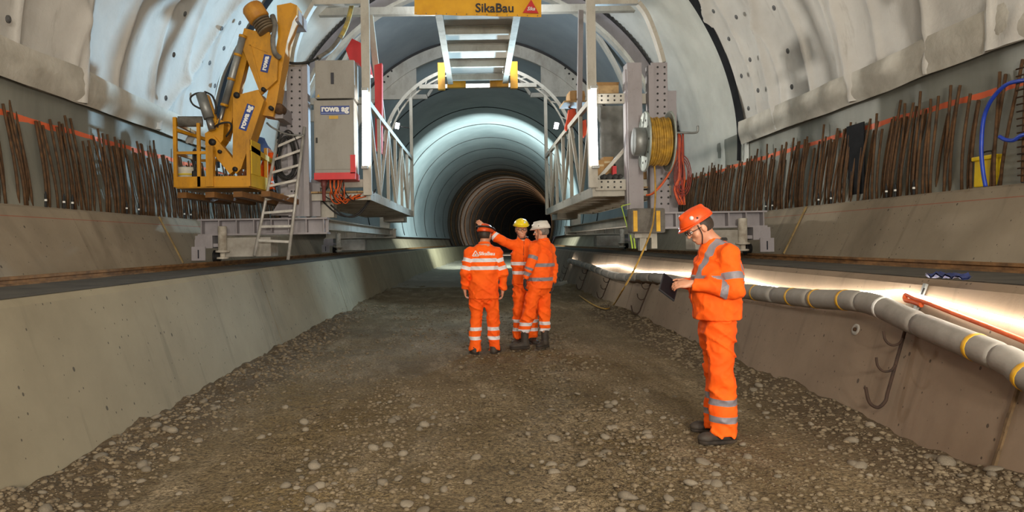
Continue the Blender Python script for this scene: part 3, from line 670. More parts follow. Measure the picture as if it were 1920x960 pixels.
text_mesh('lettering', 'Sika', 0.095, M_wlet, PX(995.5, 16.5, bd-0.036), (1, 0, -0.016), (0, 0, 1), lg, 0.003, 'CENTER', 1.0, 0.3, 0.002)
# switch cabinet
cd = 11.7; cab = thing('switch_cabinet', 'tall grey switch cabinet numbered 1 with red painted lower edge', 'cabinet', PX(630, 335, cd))
b = MB(); pbox(b, 590, 187, 663, 336, cd, 0.5, 0.012); b.build('cabinet_body', M_cab, cab)
b = MB(); pbox(b, 591, 112, 664, 185, cd+0.01, 0.48, 0.012); b.build('cabinet_top', M_cab, cab)
b = MB(); pbox(b, 592, 189, 661, 318, cd-0.012, 0.014, 0.004); dr = b.build('door', M_cab, cab)
b = MB(); pbox(b, 589, 323, 666, 337, cd-0.016, 0.52); b.build('red_skirt', M_red, cab); b = MB(); pbox(b, 657, 290, 666, 325, cd-0.016, 0.1); b.build('red_skirt', M_red, cab)
b = MB(); pbox(b, 592, 258, 595, 268, cd-0.03, 0.02); b.build('handle', M_dark, dr)
b = MB(); pbox(b, 601, 198, 655, 215, cd-0.018, 0.006); lb = b.build('maker_plate', M_blue, cab)
text_mesh('lettering', 'rowa ag', 0.145, M_wlet, PX(628, 204, cd-0.022), (1, 0, -0.0155), (0, 0, 1), lb, 0.004, 'CENTER', 1.0, 0, 0.006)
b = MB(); pbox(b, 602, 211.3, 654, 213, cd-0.021, 0.004); b.build('small_print', pm('print_pale', srgb(150, 165, 205)), lb)
b = MB(); pbox(b, 617, 217, 634, 223, cd-0.018, 0.006); b.build('yellow_sticker', pm('sticker', srgb(206, 166, 66)), cab)
text_mesh('lettering', '1', 0.26, M_klet, PX(623, 148, cd-0.002), (1, 0, -0.0155), (0, 0, 1), cab, 0.012, 'CENTER', 1.25, 0, 0.008)
b = MB(); ppoly(b, [(594, 182), (600, 182), (597, 176)], cd-0.004, 0.006); b.build('warning_sticker', pm('sticker', srgb(206, 166, 66)), cab)
b = MB(); b.lathe(PX(607, 338, cd+0.1), (0, 0, -1), [(0.05, 0), (0.05, 0.1), (0.035, 0.12), (0.03, 0.34), (0.02, 0.36)], 12); b.build('plug', pm('plug_red', srgb(120, 60, 56), srgb(90, 50, 48)), cab)
rnd = random.Random(4)
for k in range(13):
    x = 616+k*2.4; P = spline([PX(x, 336, cd+0.1+0.03*(k % 4)), PX(x+rnd.uniform(-3, 3), 350, cd+0.12), PX(x+rnd.uniform(-10, 8), 364+rnd.uniform(-4, 8), cd+0.2), PX(x+rnd.uniform(4, 22), 380+rnd.uniform(-6, 3), cd+0.3), PX(x+rnd.uniform(15, 45), 366+rnd.uniform(-4, 4), cd+0.5)], 5)
    b = MB(); b.tube(P, 0.011, 5); b.build('cable', M_orc if k % 3 else M_dark, cab)
for x0, y0, x1, y1, yd in ((620, 384, 700, 366, 30), (600, 372, 705, 355, 40), (560, 350, 600, 345, 30)):
    t_ = thing('loose_cable', {620: 'black cable sagging lowest below the left platform', 600: 'black cable looping from cabinet to left platform edge', 560: 'black cable hanging beside the left column'}[x0], 'cable', PX(x0, y0, DF+0.3))
    b = MB(); b.tube(spline([PX(x0, y0, DF+0.3), PX((x0*2+x1)/3, (y0*2+y1)/3+yd*0.9, DF+0.35), PX((x0+2*x1)/3, (y0+2*y1)/3+yd, DF+0.4), PX(x1, y1, DF+0.4)], 6), 0.016, 6); b.build('cable', M_dark, t_)
# fluorescent tubes
for x, y0, y1, xx, nm in ((684, 170, 312, 684, 'vertical fluorescent tube lamp beside the grey cabinet'), (1113, 166, 311, 1117, 'vertical fluorescent tube lamp on the right platform post')):
    tl = thing('tube_lamp', nm, 'lamp', PX(x, y1, DF-0.1), 'tube lamps on the carriage posts')
    b = MB(); b.tube([PX(x, y0, DF-0.12), PX(xx, y1, DF-0.12)], 0.045, 12); b.build('tube', M_tube, tl)
    for p in (PX(x, y0-2, DF-0.12), PX(xx, y1+2, DF-0.12)):
        b = MB(); b.box(p, (0.11, 0.11, 0.05)); b.build('end_cap', M_galv, tl)
# flood lamps at the rear
for px, py, dd, nm in ((745, 236, 21.0, 'small square flood lamp at the far end of the left platform'), (1043, 236, 19.5, 'small square flood lamp above the right platform railing')):
    fl = thing('flood_lamp', nm, 'lamp', PX(px, py+6, dd), 'flood lamps on the carriage'); b = MB(); b.box(PX(px, py, dd), (0.11, 0.06, 0.17), Matrix.Rotation(0.2, 3, 'Y')); b.build('lamp_face', M_flood, fl)
    b = MB(); b.box(PX(px, py, dd+0.08), (0.15, 0.1, 0.21), Matrix.Rotation(0.2, 3, 'Y')); b.bar(PX(px, py, dd+0.1), PX(px+(22 if px < 800 else -2), py+4, dd+0.1), 0.03, 0.03); b.build('lamp_housing', M_dark, fl)
# ladder
M_ladder = pm('ladder_alu', srgb(196, 194, 188), srgb(150, 146, 140), 6, 0.45, 0.3)
lad = thing('ladder', 'steel ladder leaning from the left outrigger up the column', 'ladder', PX(508, 485, 11.6))
L0, L1, R0, R1 = PX(477, 480, 11.45), PX(521, 262, 11.95), PX(540, 487, 11.45), PX(571, 238, 11.95)
for p, q in ((L0, L1), (R0, R1)): b = MB(); b.tube([p, q], 0.028, 8); b.build('stile', M_ladder, lad)
for k in range(8):
    t = 0.13+0.115*k; b = MB(); b.bar(L0.lerp(L1, t), R0.lerp(R1, t), 0.035, 0.04); b.build('rung', M_ladder, lad)
b = MB(); b.tube(spline([PX(500, 230, 11.9), PX(512, 240, 11.9), PX(540, 252, 11.9), PX(571, 254, 11.9)], 4), 0.018, 6); b.build('grab_rail', M_galv, lad)
# cable coil hung on the column
co = thing('cable_coil', 'coil of black cable hung on the left column behind the ladder', 'cable', PX(538, 340, 12.0))
for k in range(7):
    b = MB(); ox = random.uniform(-5, 5); oy = random.uniform(-4, 6); P = [PX(538+ox*0.6+(14+k*1.3)*math.cos(t)+2*math.sin(2*t), 292+oy+(36+k*1.6)*math.sin(t), 11.98-0.012*k) for t in np.linspace(0, 2*math.pi, 26)]
    b.tube(P, 0.013, 6, False); b.build('cable_loop', M_dark, co)
# thick hose arching down to the cabinet
hz = thing('supply_hose', 'grey and yellow hose drooping from above to the grey cabinet', 'hose', PX(560, 120, 12.2))
P = spline([PX(664, -12, 12.6), PX(655, 30, 12.5), PX(643, 62, 12.4), PX(622, 92, 12.2), PX(600, 107, 12.0), PX(575, 117, 11.9), PX(545, 118, 11.8), PX(522, 108, 11.5)], 6); b = MB(); b.tube(P[:15], 0.045, 10); b.build('upper_hose', pm('hose_yellow', srgb(186, 160, 70), srgb(120, 112, 84), 10, 0.6), hz); b = MB(); b.tube(P[14:26], 0.045, 10); b.build('lower_hose', pm('hose_grey', srgb(120, 116, 108), srgb(84, 80, 74), 8, 0.6), hz); b = MB(); b.tube(P[25:], 0.022, 8); b.build('hose_tail', M_dark, hz)
# red drill rig parts behind the cabinet
for nm, lab, pts, d, dep in (('red_cover', 'red crumpled cover high behind the grey cabinet', [(648, 92), (660, 72), (676, 80), (690, 105), (697, 140), (688, 142), (672, 118), (655, 112)], 14.5, 0.25),
                        ('red_mast', 'tall red steel mast standing behind the left front post', [(702, 122), (716, 118), (716, 288), (704, 282)], 14.2, 0.2)):
    t_ = thing(nm, lab, 'machine', PX(pts[0][0], pts[0][1], d)); b = MB(); ppoly(b, pts, d, dep); b.build(nm.split('_')[1]+'_body', M_red, t_)
# hose reel
rd = 11.55; rl = thing('hose_reel', 'large steel reel wound with yellow hose on the right column', 'reel', PX(1222, 322, rd)); c0 = PX(1197, 266, rd); ax = Vector((1, -0.06, -0.016)).normalized()
b = MB(); b.lathe(c0-ax*0.09, ax, [(0.02, 0), (0.22, 0.004), (0.24, 0.02), (0.24, 0.19), (0.22, 0.2)], 28); b.build('hub', M_galv, rl)
for k, h in enumerate((0.10, 0.50)):
    b = MB(); b.lathe(c0+ax*h, ax, [(0.2, -0.0), (0.47, 0.0), (0.50, -0.015), (0.51, 0.0), (0.51, 0.015), (0.47, 0.012), (0.2, 0.012)], 40); fl = b.build('flange', pm('reel_pale', srgb(176, 186, 180), srgb(140, 146, 140), 5, 0.45, 0.3), rl)
    bb = MB(); e1 = ax.cross(Vector((0, 0, 1))).normalized(); e2 = ax.cross(e1)
    for q in range(10): a = q*0.628; bb.lathe(c0+ax*(h-0.003)+(e1*math.cos(a)+e2*math.sin(a))*0.36, -ax, [(0.02, 0), (0.02, 0.004)], 8)
    tag(bb.build('flange_holes', M_dark, fl), kind='stuff')
for k in range(10):
    b = MB(); P = [c0+ax*(0.135+0.037*k+0.006*math.sin(3*t))+(e1*math.cos(t)+e2*math.sin(t))*(0.385+0.012*math.sin(k*2.1)) for t in np.linspace(0, 2*math.pi, 33)]; b.tube(P, 0.021, 7, False); b.build('hose_turn', M_hose, rl)
b = MB(); b.lathe(c0+ax*0.1, ax, [(0.36, 0.01), (0.36, 0.39)], 28); b.build('drum', M_hose, rl)
b = MB(); b.box(PX(1233, 266, 11.9), (0.3, 0.5, 0.12)); b.build('bracket', M_lsteel, rl)
def fpt(px, py): return PX(px, py, (0.06-EYE)/(PX(px, py, 1.0).z-EYE))
ph = thing('trailing_hose', 'thin yellow hose trailing from the reel down to the gravel', 'hose', PX(1150, 565, 11.6)); b = MB()
b.tube(spline([PX(1227, 308, rd), PX(1229, 360, 11.5), PX(1226, 405, 11.3), PX(1221, 432, 11.2), PX(1206, 470, 11.1), PX(1186, 512, 10.9), PX(1166, 546, 10.7), fpt(1150, 572), fpt(1136, 579), fpt(1112, 571), fpt(1086, 554)], 6), 0.015, 7); b.build('hose', M_hose, ph)
# grey wrapped bracket with yellow tape
wr = thing('padded_bracket', 'grey padded steel bracket with two yellow stripes below the reel', 'bracket', PX(1211, 438, 11.7)); b = MB(); b.box((PX(1211, 414, 11.75)), (0.58, 0.34, 0.42), None, 0.04); b.build('padding', pm('grey_cloth', srgb(112, 108, 102), srgb(80, 76, 70), 6, 0.9, 0, 0.5, 18, 0.02), wr)
for x in (1192, 1235): b = MB(); pbox(b, x-4, 395, x+3, 434, 11.57, 0.02); b.build('yellow_stripe', pm('tape_yellow', srgb(226, 176, 40), srgb(180, 130, 30)), wr)
b = MB(); pbox(b, 1190, 437, 1222, 446, 11.8, 0.3); pbox(b, 1200, 446, 1212, 470, 11.85, 0.12); pbox(b, 1222, 437, 1232, 466, 11.85, 0.06); b.build('lower_frame', M_wsteel, wr)
for k, (x0, y0, x1, y1) in enumerate(((1165, 386, 1178, 434), (1166, 386, 1182, 382), (1182, 440, 1186, 466), (1188, 440, 1191, 466))):
    t_ = thing('lime_strap', ['lime strap hanging slanted under the right platform', 'lime strap running level under the right platform', 'lime strap left of a pair hanging below the padded bracket', 'lime strap right of a pair hanging below the padded bracket'][k], 'strap', PX(x1, y1, 11.9), 'lime straps'); b = MB(); b.bar(PX(x0, y0, 11.9), PX(x1, y1, 11.9), 0.025, 0.012); b.build('strap_webbing', pm('lime', srgb(176, 206, 52), srgb(140, 170, 44)), t_)
# red cable bundle and steel hook
cbn = thing('cable_bundle', 'bundle of red and orange cables hanging by the right column', 'cable', PX(1277, 385, 11.8)); rnd = random.Random(8)
for k in range(12):
    xx = 1271+rnd.uniform(0, 10); b = MB(); b.tube(spline([PX(xx, 250+rnd.uniform(0, 4), 11.8), PX(xx+rnd.uniform(-2, 2), 290, 11.78), PX(xx+rnd.uniform(-3, 4), 330, 11.76), PX(xx+rnd.uniform(-10, 10), 355, 11.8), PX(xx+rnd.uniform(-2, 6), 384, 11.82)], 4), 0.012, 5); b.build('cable', M_redc if k % 3 else M_orc, cbn)
for k in range(3):
    b = MB(); b.tube([PX(1280+(10+k*3)*math.cos(t), 330+(28+5*k)*math.sin(t), 11.78) for t in np.linspace(0, 6.28, 20)], 0.009, 5, False); b.build('cable', M_redc, cbn)
b = MB(); b.tube(spline([PX(1262, 270, 11.9), PX(1268, 285, 11.8), PX(1262, 310, 11.7), PX(1245, 340, 11.7), PX(1225, 362, 11.8), PX(1212, 366, 11.9)], 5), 0.02, 6); b.build('cable', M_orc, cbn)
hk = thing('steel_hook', 'bent steel rod sticking out right of the carriage column', 'hook', PX(1265, 250, 11.9)); b = MB(); b.tube(spline([PX(1255, 249, 12), PX(1285, 249, 11.9), PX(1302, 249, 11.9), PX(1308, 246, 11.9), PX(1308, 236, 11.9)], 4), 0.02, 7); b.build('rod', M_galv, hk)
# load on the right platform
tb = thing('timber_box', 'open wooden crate on the upper right cross beam', 'crate', PX(1140, 175, 12.4)); b = MB(); pbox(b, 1122, 160, 1160, 175, 12.3, 0.5); b.build('crate_body', M_wood, tb); b = MB(); ppoly(b, [(1118, 154), (1161, 154), (1159, 162), (1122, 162)], 12.85, 0.02); b.build('lid', M_card, tb)
t_ = thing('plastic_tub', 'tan rounded tub standing above the right railing', 'tub', PX(1078, 194, 15)); b = MB(); b.box(PX(1079, 184, 15), (0.36, 0.5, 0.26), None, 0.08); b.build('tub_body', M_card, t_); b = MB(); b.box(PX(1085, 196, 15.0), (0.75, 0.7, 0.04)); b.build('tub_tray', M_wood, t_)
t_ = thing('corrugated_panel', 'grey corrugated metal panel standing on the right platform', 'panel', T(3.0, 14.5, 2.53))
for k in range(5):
    b = MB(); pbox(b, 1128+k*8, 200, 1134+k*8, 330, 14.6, 0.05); b.build('rib', M_galv, t_)
b = MB(); pbox(b, 1126, 198, 1168, 332, 14.65, 0.03); b.build('sheet', M_galv, t_)
for (x0, y0, x1, y1, dd, lab) in ((1120, 300, 1133, 335, 12.6, 'narrow cardboard box under the right tube lamp'), (1132, 294, 1150, 335, 12.9, 'taller tan cardboard box on the right platform'), (1206, 308, 1222, 335, 12.5, 'brown cardboard box between the right columns')):
    t_ = thing('cardboard_box', lab, 'box', PX((x0+x1)/2, y1, dd), 'boxes on the right platform'); b = MB(); pbox(b, x0, y0, x1, y1, dd, 0.3); bo = b.build('box_body', M_card, t_); b = MB(); pbox(b, x0+1, y0+8, x1-1, y0+12, dd-0.006, 0.006); b.build('tape_strip', pm('tape_pale', srgb(200, 180, 140)), bo)
b = MB(); pbox(b, 1149, 311, 1156, 335, 12.5, 0.1); t_ = thing('red_canister', 'small red canister on the right platform', 'canister', PX(1152, 335, 12.5)); b.build('canister_body', M_red, t_); b = MB(); b.lathe(PX(1152.5, 311, 12.55), (0, 0, 1), [(0.02, 0), (0.02, 0.03)], 8); b.build('cap', M_dark, t_)
for k, (x, r) in enumerate(((1133, 0.045), (1143, 0.055), (1154, 0.05), (1163, 0.045))):
    t_ = thing('pipe_piece', ['first', 'second', 'third', 'fourth'][k]+' dark pipe end from the tube lamp on the right platform', 'pipe', PX(x, 335, 12.25), 'pipe pieces'); b = MB(); b.lathe(PX(x, 331, 12.2), (0, 1, 0), [(r*0.75, 0.01), (r, 0), (r, 0.8), (r*0.75, 0.8)], 14); b.build('pipe_body', M_dark, t_)
for k, (pts, dd, lab) in enumerate((([(1066, 206), (1078, 203), (1081, 215), (1073, 236), (1062, 246), (1059, 240), (1064, 222)], 15.2, 'bright orange jacket hung outside the right railing'), ([(1088, 228), (1099, 224), (1101, 250), (1095, 258), (1089, 246)], 13.6, 'small orange jacket hung next to the right tube lamp'))):
    t_ = thing('hanging_jacket', lab, 'jacket', PX(pts[0][0], pts[0][1], dd), 'jackets hung on the railing'); b = MB(); ppoly(b, pts, dd, 0.09); b.build('jacket_cloth', pm('jacket_orange', srgb(240, 84, 40), srgb(214, 66, 30)), t_)
    b = MB(); b.bar(PX(pts[0][0], pts[0][1]-4, dd+0.04), PX(pts[1][0], pts[1][1]+2, dd+0.04), 0.02, 0.02); b.build('loop', M_dark, t_)

# ================================================================== LIFTING ARM WITH BASKET
ad = 11.25; arm = thing('lift_arm', 'yellow hydraulic lifting arm with rusty motor at its tip by the left column', 'crane', PX(505, 215, ad))
def plate(pts, d, dep, name='plate', mat=None, par=None): b = MB(); ppoly(b, pts, d, dep); return b.build(name, mat or M_yellow, par or arm)
boom = plate([(519, 10), (545, 5), (557, 10), (556, 28), (549, 40), (538, 78), (529, 130), (519, 190), (512, 219), (492, 216), (500, 182), (511, 130), (521, 70)], ad+0.1, 0.34, 'boom')
kp = plate([(464, 56), (505, 60), (521, 110), (519, 150), (489, 178), (456, 94)], ad, 0.06, 'knuckle_plate'); plate([(464, 56), (505, 60), (521, 110), (519, 150), (489, 178), (456, 94)], ad+0.42, 0.06, 'knuckle_plate')
b = MB(); ppoly(b, [(465, 80), (500, 96), (502, 99), (466, 84)], ad-0.015, 0.02); ppoly(b, [(467, 84), (470, 84), (492, 168), (489, 172)], ad-0.015, 0.02); b.build('weld_rib', M_yellow, kp)
lp = plate([(437, 180), (484, 168), (495, 188), (452, 316), (443, 326), (436, 318)], ad-0.12, 0.06, 'rocker_plate'); plate([(437, 180), (484, 168), (495, 188), (452, 316), (443, 326), (436, 318)], ad+0.3, 0.06, 'rocker_plate')
b = MB(); b.prism([PX(486, 174, ad-0.06), PX(495, 189, ad-0.06), PX(452, 316, ad-0.06), PX(446, 312, ad-0.06)], (0, 0.36, 0)); b.build('rocker_web', M_yellow, arm)
def label(cx_, cy_, w, h, ang, body, d, par):
    c = PX(cx_, cy_, d); r = Vector((math.cos(ang), 0, math.sin(ang))); u = Vector((-math.sin(ang), 0, math.cos(ang))); sc = d/F
    b = MB(); b.prism([c+r*(i*w*sc/2)+u*(j*h*sc/2) for i, j in ((-1, -1), (1, -1), (1, 1), (-1, 1))], (0, 0.006, 0)); o = b.build('maker_plate', M_blue, par)
    text_mesh('lettering', body, h*sc*0.92, M_wlet, c+Vector((0, -0.004, 0))+u*h*sc*0.08, r, u, o, 0.004, 'CENTER', 1.0, 0, 0.006)
label(498.5, 119, 33, 14, math.radians(76), 'rowa', ad-0.008, kp)
label(462.5, 220, 50, 15, math.radians(70), 'rowa ag', ad-0.128, lp)
b = MB(); b.bar(PX(470, 58, ad+0.25), PX(420, 262, ad+0.25), 0.17, 0.17); b.build('inner_beam', M_yellow, arm)
b = MB(); b.tube([PX(456, 66, ad-0.02), PX(420, 200, ad-0.02)], 0.058, 14); cy = b.build('cylinder', M_galv, arm); b = MB(); b.tube([PX(420, 200, ad-0.02), PX(409, 240, ad-0.02)], 0.034, 12); b.build('piston_rod', M_chrome, cy); 
for t in (0.02, 0.28, 0.62, 0.98): b = MB(); p = PX(456, 66, ad-0.02).lerp(PX(420, 200, ad-0.02), t); b.lathe(p, PX(420, 200, 0.0001+ad)-PX(456, 66, ad), [(0.066, -0.02), (0.066, 0.02)], 14); b.build('clamp_ring', M_yellow, cy)
b = MB(); b.tube([PX(377, 176, ad-0.15), PX(392, 222, ad-0.15)], 0.085, 16); sc_ = b.build('short_cylinder', M_galv, arm); b = MB(); b.tube([PX(392, 222, ad-0.15), PX(398, 244, ad-0.15)], 0.06, 12); b.build('piston_rod', M_chrome, sc_)
b = MB(); b.bar(PX(386, 180, ad), PX(404, 232, ad), 0.1, 0.1); b.build('guard', M_yellow, sc_)
plate([(384, 250), (396, 243), (410, 222), (420, 228), (418, 262), (408, 276), (398, 290), (386, 282)], ad-0.05, 0.3, 'pivot_bracket')
b = MB(); b.bar(PX(396, 264, ad-0.02), PX(443, 320, ad-0.02), 0.17, 0.2); b.build('link_bar', M_yellow, arm)
for x, y, r in ((397, 266, 0.055), (440, 317, 0.04), (411, 284, 0.03), (443, 178, 0.05), (493, 167, 0.035), (507, 202, 0.035)): b = MB(); b.lathe(PX(x, y, ad-0.16), (0, 1, 0), [(r, 0), (r, 0.1)], 14); b.build('pivot_pin', M_dark, arm)
# motor at the tip
tip, tl = PX(479, 24, ad-0.05), PX(500, 56, ad-0.05); axm = (tl-tip).normalized()
b = MB(); b.lathe(tip-axm*0.14, axm, [(0.06, 0), (0.15, 0.01), (0.175, 0.05), (0.175, 0.26), (0.15, 0.28)], 22); mt = b.build('motor', pm('motor_rust', srgb(196, 138, 46), srgb(150, 92, 34), 5, 0.6), arm)
b = MB(); b.lathe(tip-axm*0.15, axm, [(0.03, 0), (0.06, 0.005), (0.06, 0.02)], 14); b.build('motor_boss', M_rust, mt)
for k in range(5): b = MB(); b.lathe(tip+axm*(0.15+0.045*k), axm, [(0.12, 0), (0.155, 0.005), (0.155, 0.022), (0.12, 0.028)], 20); b.build('cooling_fin', pm('fin_grey', srgb(120, 104, 80), srgb(84, 70, 54)), mt)
b = MB(); b.tube(spline([PX(511, 30, ad), PX(516, 50, ad-0.1), PX(512, 75, ad-0.12), PX(515, 98, ad-0.1), PX(524, 108, ad)], 5), 0.045, 10); b.build('motor_hose', pm('hose_grey', srgb(120, 116, 108)), arm)
b = MB()
b.tube(spline([PX(378, 174, ad-0.15), PX(366, 176, ad-0.2), PX(357, 184, ad-0.2), PX(362, 196, ad-0.2), PX(376, 204, ad-0.18)], 5), 0.016, 6); b.tube(spline([PX(384, 172, ad-0.15), PX(398, 180, ad-0.2), PX(405, 200, ad-0.2), PX(404, 214, ad-0.2)], 5), 0.016, 6)
b.tube(spline([PX(400, 240, ad-0.15), PX(412, 232, ad-0.22), PX(430, 230, ad-0.2), PX(434, 240, ad-0.15), PX(424, 256, ad-0.1)], 5), 0.016, 6); b.build('hydraulic_hose', M_dark, arm)
b = MB(); pbox(b, 515, 198, 530, 222, ad+0.2, 0.7); b.build('mounting_bracket', M_lsteel, arm); b = MB(); pbox(b, 538, 18, 560, 40, ad+0.2, 0.6); b.build('mounting_bracket', M_lsteel, arm); b = MB(); b.lathe(PX(522, 203, ad+0.1), (0, 1, 0), [(0.05, 0), (0.09, 0.02), (0.09, 0.2)], 14); b.build('pivot_pin', M_rust, arm)
# basket
bk = thing('work_basket', 'yellow railed work basket hanging on the lifting arm', 'basket', PX(400, 352, 11.4))
g0, g1 = 11.0, 12.0; zb = PX(400, 350, g0).z; zt = PX(400, 219, g0).z; xl, xr = PX(330, 350, g0).x, PX(467, 350, g0).x; zm = PX(400, 286, g0).z
def brr(p, q, w, name, h=None): b = MB(); b.bar(p, q, w, h or w); return b.build(name, M_yellow, bk)
for y in (g0, g1):
    brr((xl, y, zb), (xl, y, zt), 0.055, 'corner_post'); brr((xl, y, zb+0.08), (xr, y, zb+0.08), 0.05, 'toe_board', 0.17); brr((xl, y, zm), (xr-0.1 if y > g0 else PX(400, 286, g0).x, y, zm), 0.045, 'mid_rail')
    brr((xr, y, zb), (xr, y, zb+0.75), 0.055, 'corner_post')
brr((PX(374, 350, g0).x, g0, zb), (PX(374, 350, g0).x, g0, zt-0.1), 0.05, 'mid_post'); brr((PX(396, 350, g0).x, g0-0.01, zb), (PX(396, 350, g0).x, g0-0.01, zm+0.1), 0.115, 'mast_post')
brr((xl, g0, zt-0.09), (xl, g1, zt-0.12), 0.045, 'top_rail'); brr((xl, g0, zm), (xl, g1, zm), 0.045, 'mid_rail'); brr((xl, g0, zt-0.2), (PX(376, 240, g0).x, g1, zt-0.3), 0.05, 'top_rail')
b = MB(); b.box(((xl+xr)/2, (g0+g1)/2, zb-0.0), (xr-xl, g1-g0, 0.04)); b.build('basket_floor', M_yellow, bk)
b = MB(); b.box((xr+0.01, (g0+g1)/2, zb+0.11), (0.03, g1-g0, 0.22)); b.box((xr+0.01, g0+0.3, zb+0.48), (0.05, 0.5, 0.55)); b.bar((xr, g0, zb+0.62), (xr, g1+0.3, zb+0.55), 0.07, 0.09); b.build('side_panel', m_paint('yellow_bright', srgb(224, 186, 34), srgb(110, 88, 28), 0.4), bk)
b = MB(); b.tube([PX(334, 228, g0), PX(380, 228, g0+0.1)], 0.085, 14); b.build('padded_rail', pm('grey_cloth', srgb(112, 108, 102)), bk)
for k in range(4):
    b = MB(); b.bar((xl+0.1+k*0.45, g0-0.02, zb-0.13), (xl+0.35+k*0.45, g1+0.4, zb-0.16-0.02*k), 0.16, 0.09); b.build('floor_timber', pm('timber_dark', srgb(134, 92, 46), srgb(90, 60, 30)), bk)
t_ = thing('bucket', 'white and yellow bucket standing in the work basket', 'bucket', PX(352, 333, 11.3)); b = MB(); b.lathe(PX(351, 335, 11.35), (0, 0, 1), [(0.13, 0), (0.155, 0.02), (0.165, 0.15), (0.165, 0.18)], 20); b.build('bucket_body', pm('bucket_white', srgb(210, 206, 190)), t_); b = MB(); b.lathe(PX(351, 330, 11.35), (0, 0, 1), [(0.163, 0), (0.168, 0.03)], 20); b.build('bucket_band', pm('bucket_yellow', srgb(216, 190, 60)), t_)
t_ = thing('tool_bag', 'dark tool bag hanging inside the work basket', 'bag', PX(371, 338, 11.2)); b = MB(); b.box(PX(370, 329, 11.15), (0.16, 0.1, 0.16), None, 0.03); b.build('bag_body', M_dark, t_); b = MB(); b.tube(spline([PX(366, 322, 11.15), PX(363, 290, 11.15), PX(366, 282, 11.15), PX(372, 322, 11.15)], 4), 0.02, 6); b.build('strap', M_dark, t_)
t_ = thing('grey_cloth', 'grey rag hung from the basket top rail', 'cloth', PX(358, 268, 11.4)); b = MB(); V = []
for j in range(7):
    for i in range(6): V.append(PX(352+i*2.8-j*0.6+1.2*math.sin(j), 247+j*3.4+i*0.6+0.8*math.sin(i*2+j), 11.4+0.02*math.sin(i*1.7+j*0.6)))
Fq = [(j*6+i, j*6+i+1, (j+1)*6+i+1, (j+1)*6+i) for j in range(6) for i in range(5)]; b.add(V, Fq, True); b.add([v+Vector((0, 0.008, 0)) for v in V], [f[::-1] for f in Fq], True); b.build('rag', pm('rag_grey', srgb(150, 150, 146)), t_); b = MB(); b.tube([PX(357, 248, 11.4), PX(357, 240, 11.4)], 0.006, 5); b.build('string', M_dark, t_)

b = MB(); b.box(T(-4.0, 12.75, 2.49), (1.1, 0.9, 0.05)); b.bar(T(-3.6, 12.75, 2.45), T(-3.2, 12.75, 2.1), 0.08, 0.08); b.build('side_deck', M_wood, car)
# ================================================================== ALONG THE RIGHT WALL
def wallpt(px, py, off=0.0, s=1):
    p1 = PX(px, py, 1.0); ax_, bz = p1.x, p1.z-EYE; lo, hi = 1.5, 80.0
    def g(d): z = EYE+bz*d; return s*(ax_*d-cx(d))-(3.13+0.3205*min(z, 1.22)-off)
    for _ in range(60):
        m = (lo+hi)/2
        if g(m) < 0: lo = m
        else: hi = m
    return PX(px, py, lo)
M_foam = pm('pipe_foam', srgb(150, 145, 138), srgb(122, 117, 110), 3, 0.75, 0, 0.3, 30, 0.006)
M_led = emis('light_hose', (1.0, 0.93, 0.80, 1), 24.0)
M_tape = pm('tape_yellow', srgb(226, 176, 40), srgb(180, 130, 30))
pipe = thing('insulated_pipe', 'long grey foam wrapped pipe with yellow tape along the right wall', 'pipe', wallpt(1500, 558, 0.11))
pp = [(1990, 728), (1900, 681), (1840, 655), (1770, 627), (1700, 598), (1645, 573), (1600, 564), (1540, 561), (1480, 556), (1420, 549), (1380, 544), (1330, 538), (1290, 532), (1245, 523), (1210, 520), (1170, 520), (1140, 514), (1112, 503), (1088, 495), (1068, 489)]
def ahead(d, z, off): return T(3.13+0.3205*z-off, d, z)
P = spline([ahead(1.0, 0.74, 0.13), ahead(2.4, 0.72, 0.13)]+[wallpt(x, y, 0.13) for x, y in pp], 8)
acc = [0.0]
for a_, b_ in zip(P[:-1], P[1:]): acc.append(acc[-1]+(b_-a_).length)
seg = []; last = 0; cuts = []
for i in range(1, len(P)):
    if acc[i]-acc[last] > 0.8 or i == len(P)-1:
        b = MB(); rad = 0.098; pts = P[last:i+1]; n = len(pts); rr = [rad*(0.93 if k in (0, n-1) else 1.0) for k in range(n)]
        b.tube(pts, rr, 16); b.build('pipe_section', M_foam, pipe); cuts.append(last); last = i
for i in (8, 19, 33, 54, 66, 73, 79, 88):
    t = (P[i+1]-P[i]).normalized(); b = MB(); b.lathe(P[i], t, [(0.099, -0.02), (0.101, -0.018), (0.101, 0.018), (0.099, 0.02)], 16); b.build('tape_band', M_tape if i != 54 else M_wlet, pipe)
b = MB(); b.tube([p+Vector((0, 0, -0.05)) for p in P[116:134]], [0.05+0.05*random.random() for _ in P[116:134]], 8); b.build('wrapping', M_rust, pipe)
led = thing('light_hose', 'glowing white light hose running along the right wall above the pipe', 'lamp', wallpt(1500, 546, 0.03))
lp_ = [(1990, 628), (1920, 608), (1850, 590), (1780, 571), (1720, 555), (1690, 547), (1640, 549), (1580, 548), (1520, 547), (1470, 543), (1430, 534), (1395, 524), (1340, 516), (1290, 513), (1240, 511), (1200, 509), (1165, 500), (1150, 497), (1115, 499), (1090, 496), (1070, 486)]
b = MB(); b.tube(spline([ahead(1.0, 1.02, 0.05), ahead(2.5, 1.0, 0.05)]+[wallpt(x, y, 0.05) for x, y in lp_], 5), 0.017, 8); b.build('glowing_tube', M_led, led)
oc = thing('orange_cable', 'orange cable running beside the light hose on the right wall', 'cable', wallpt(1800, 592, 0.03))
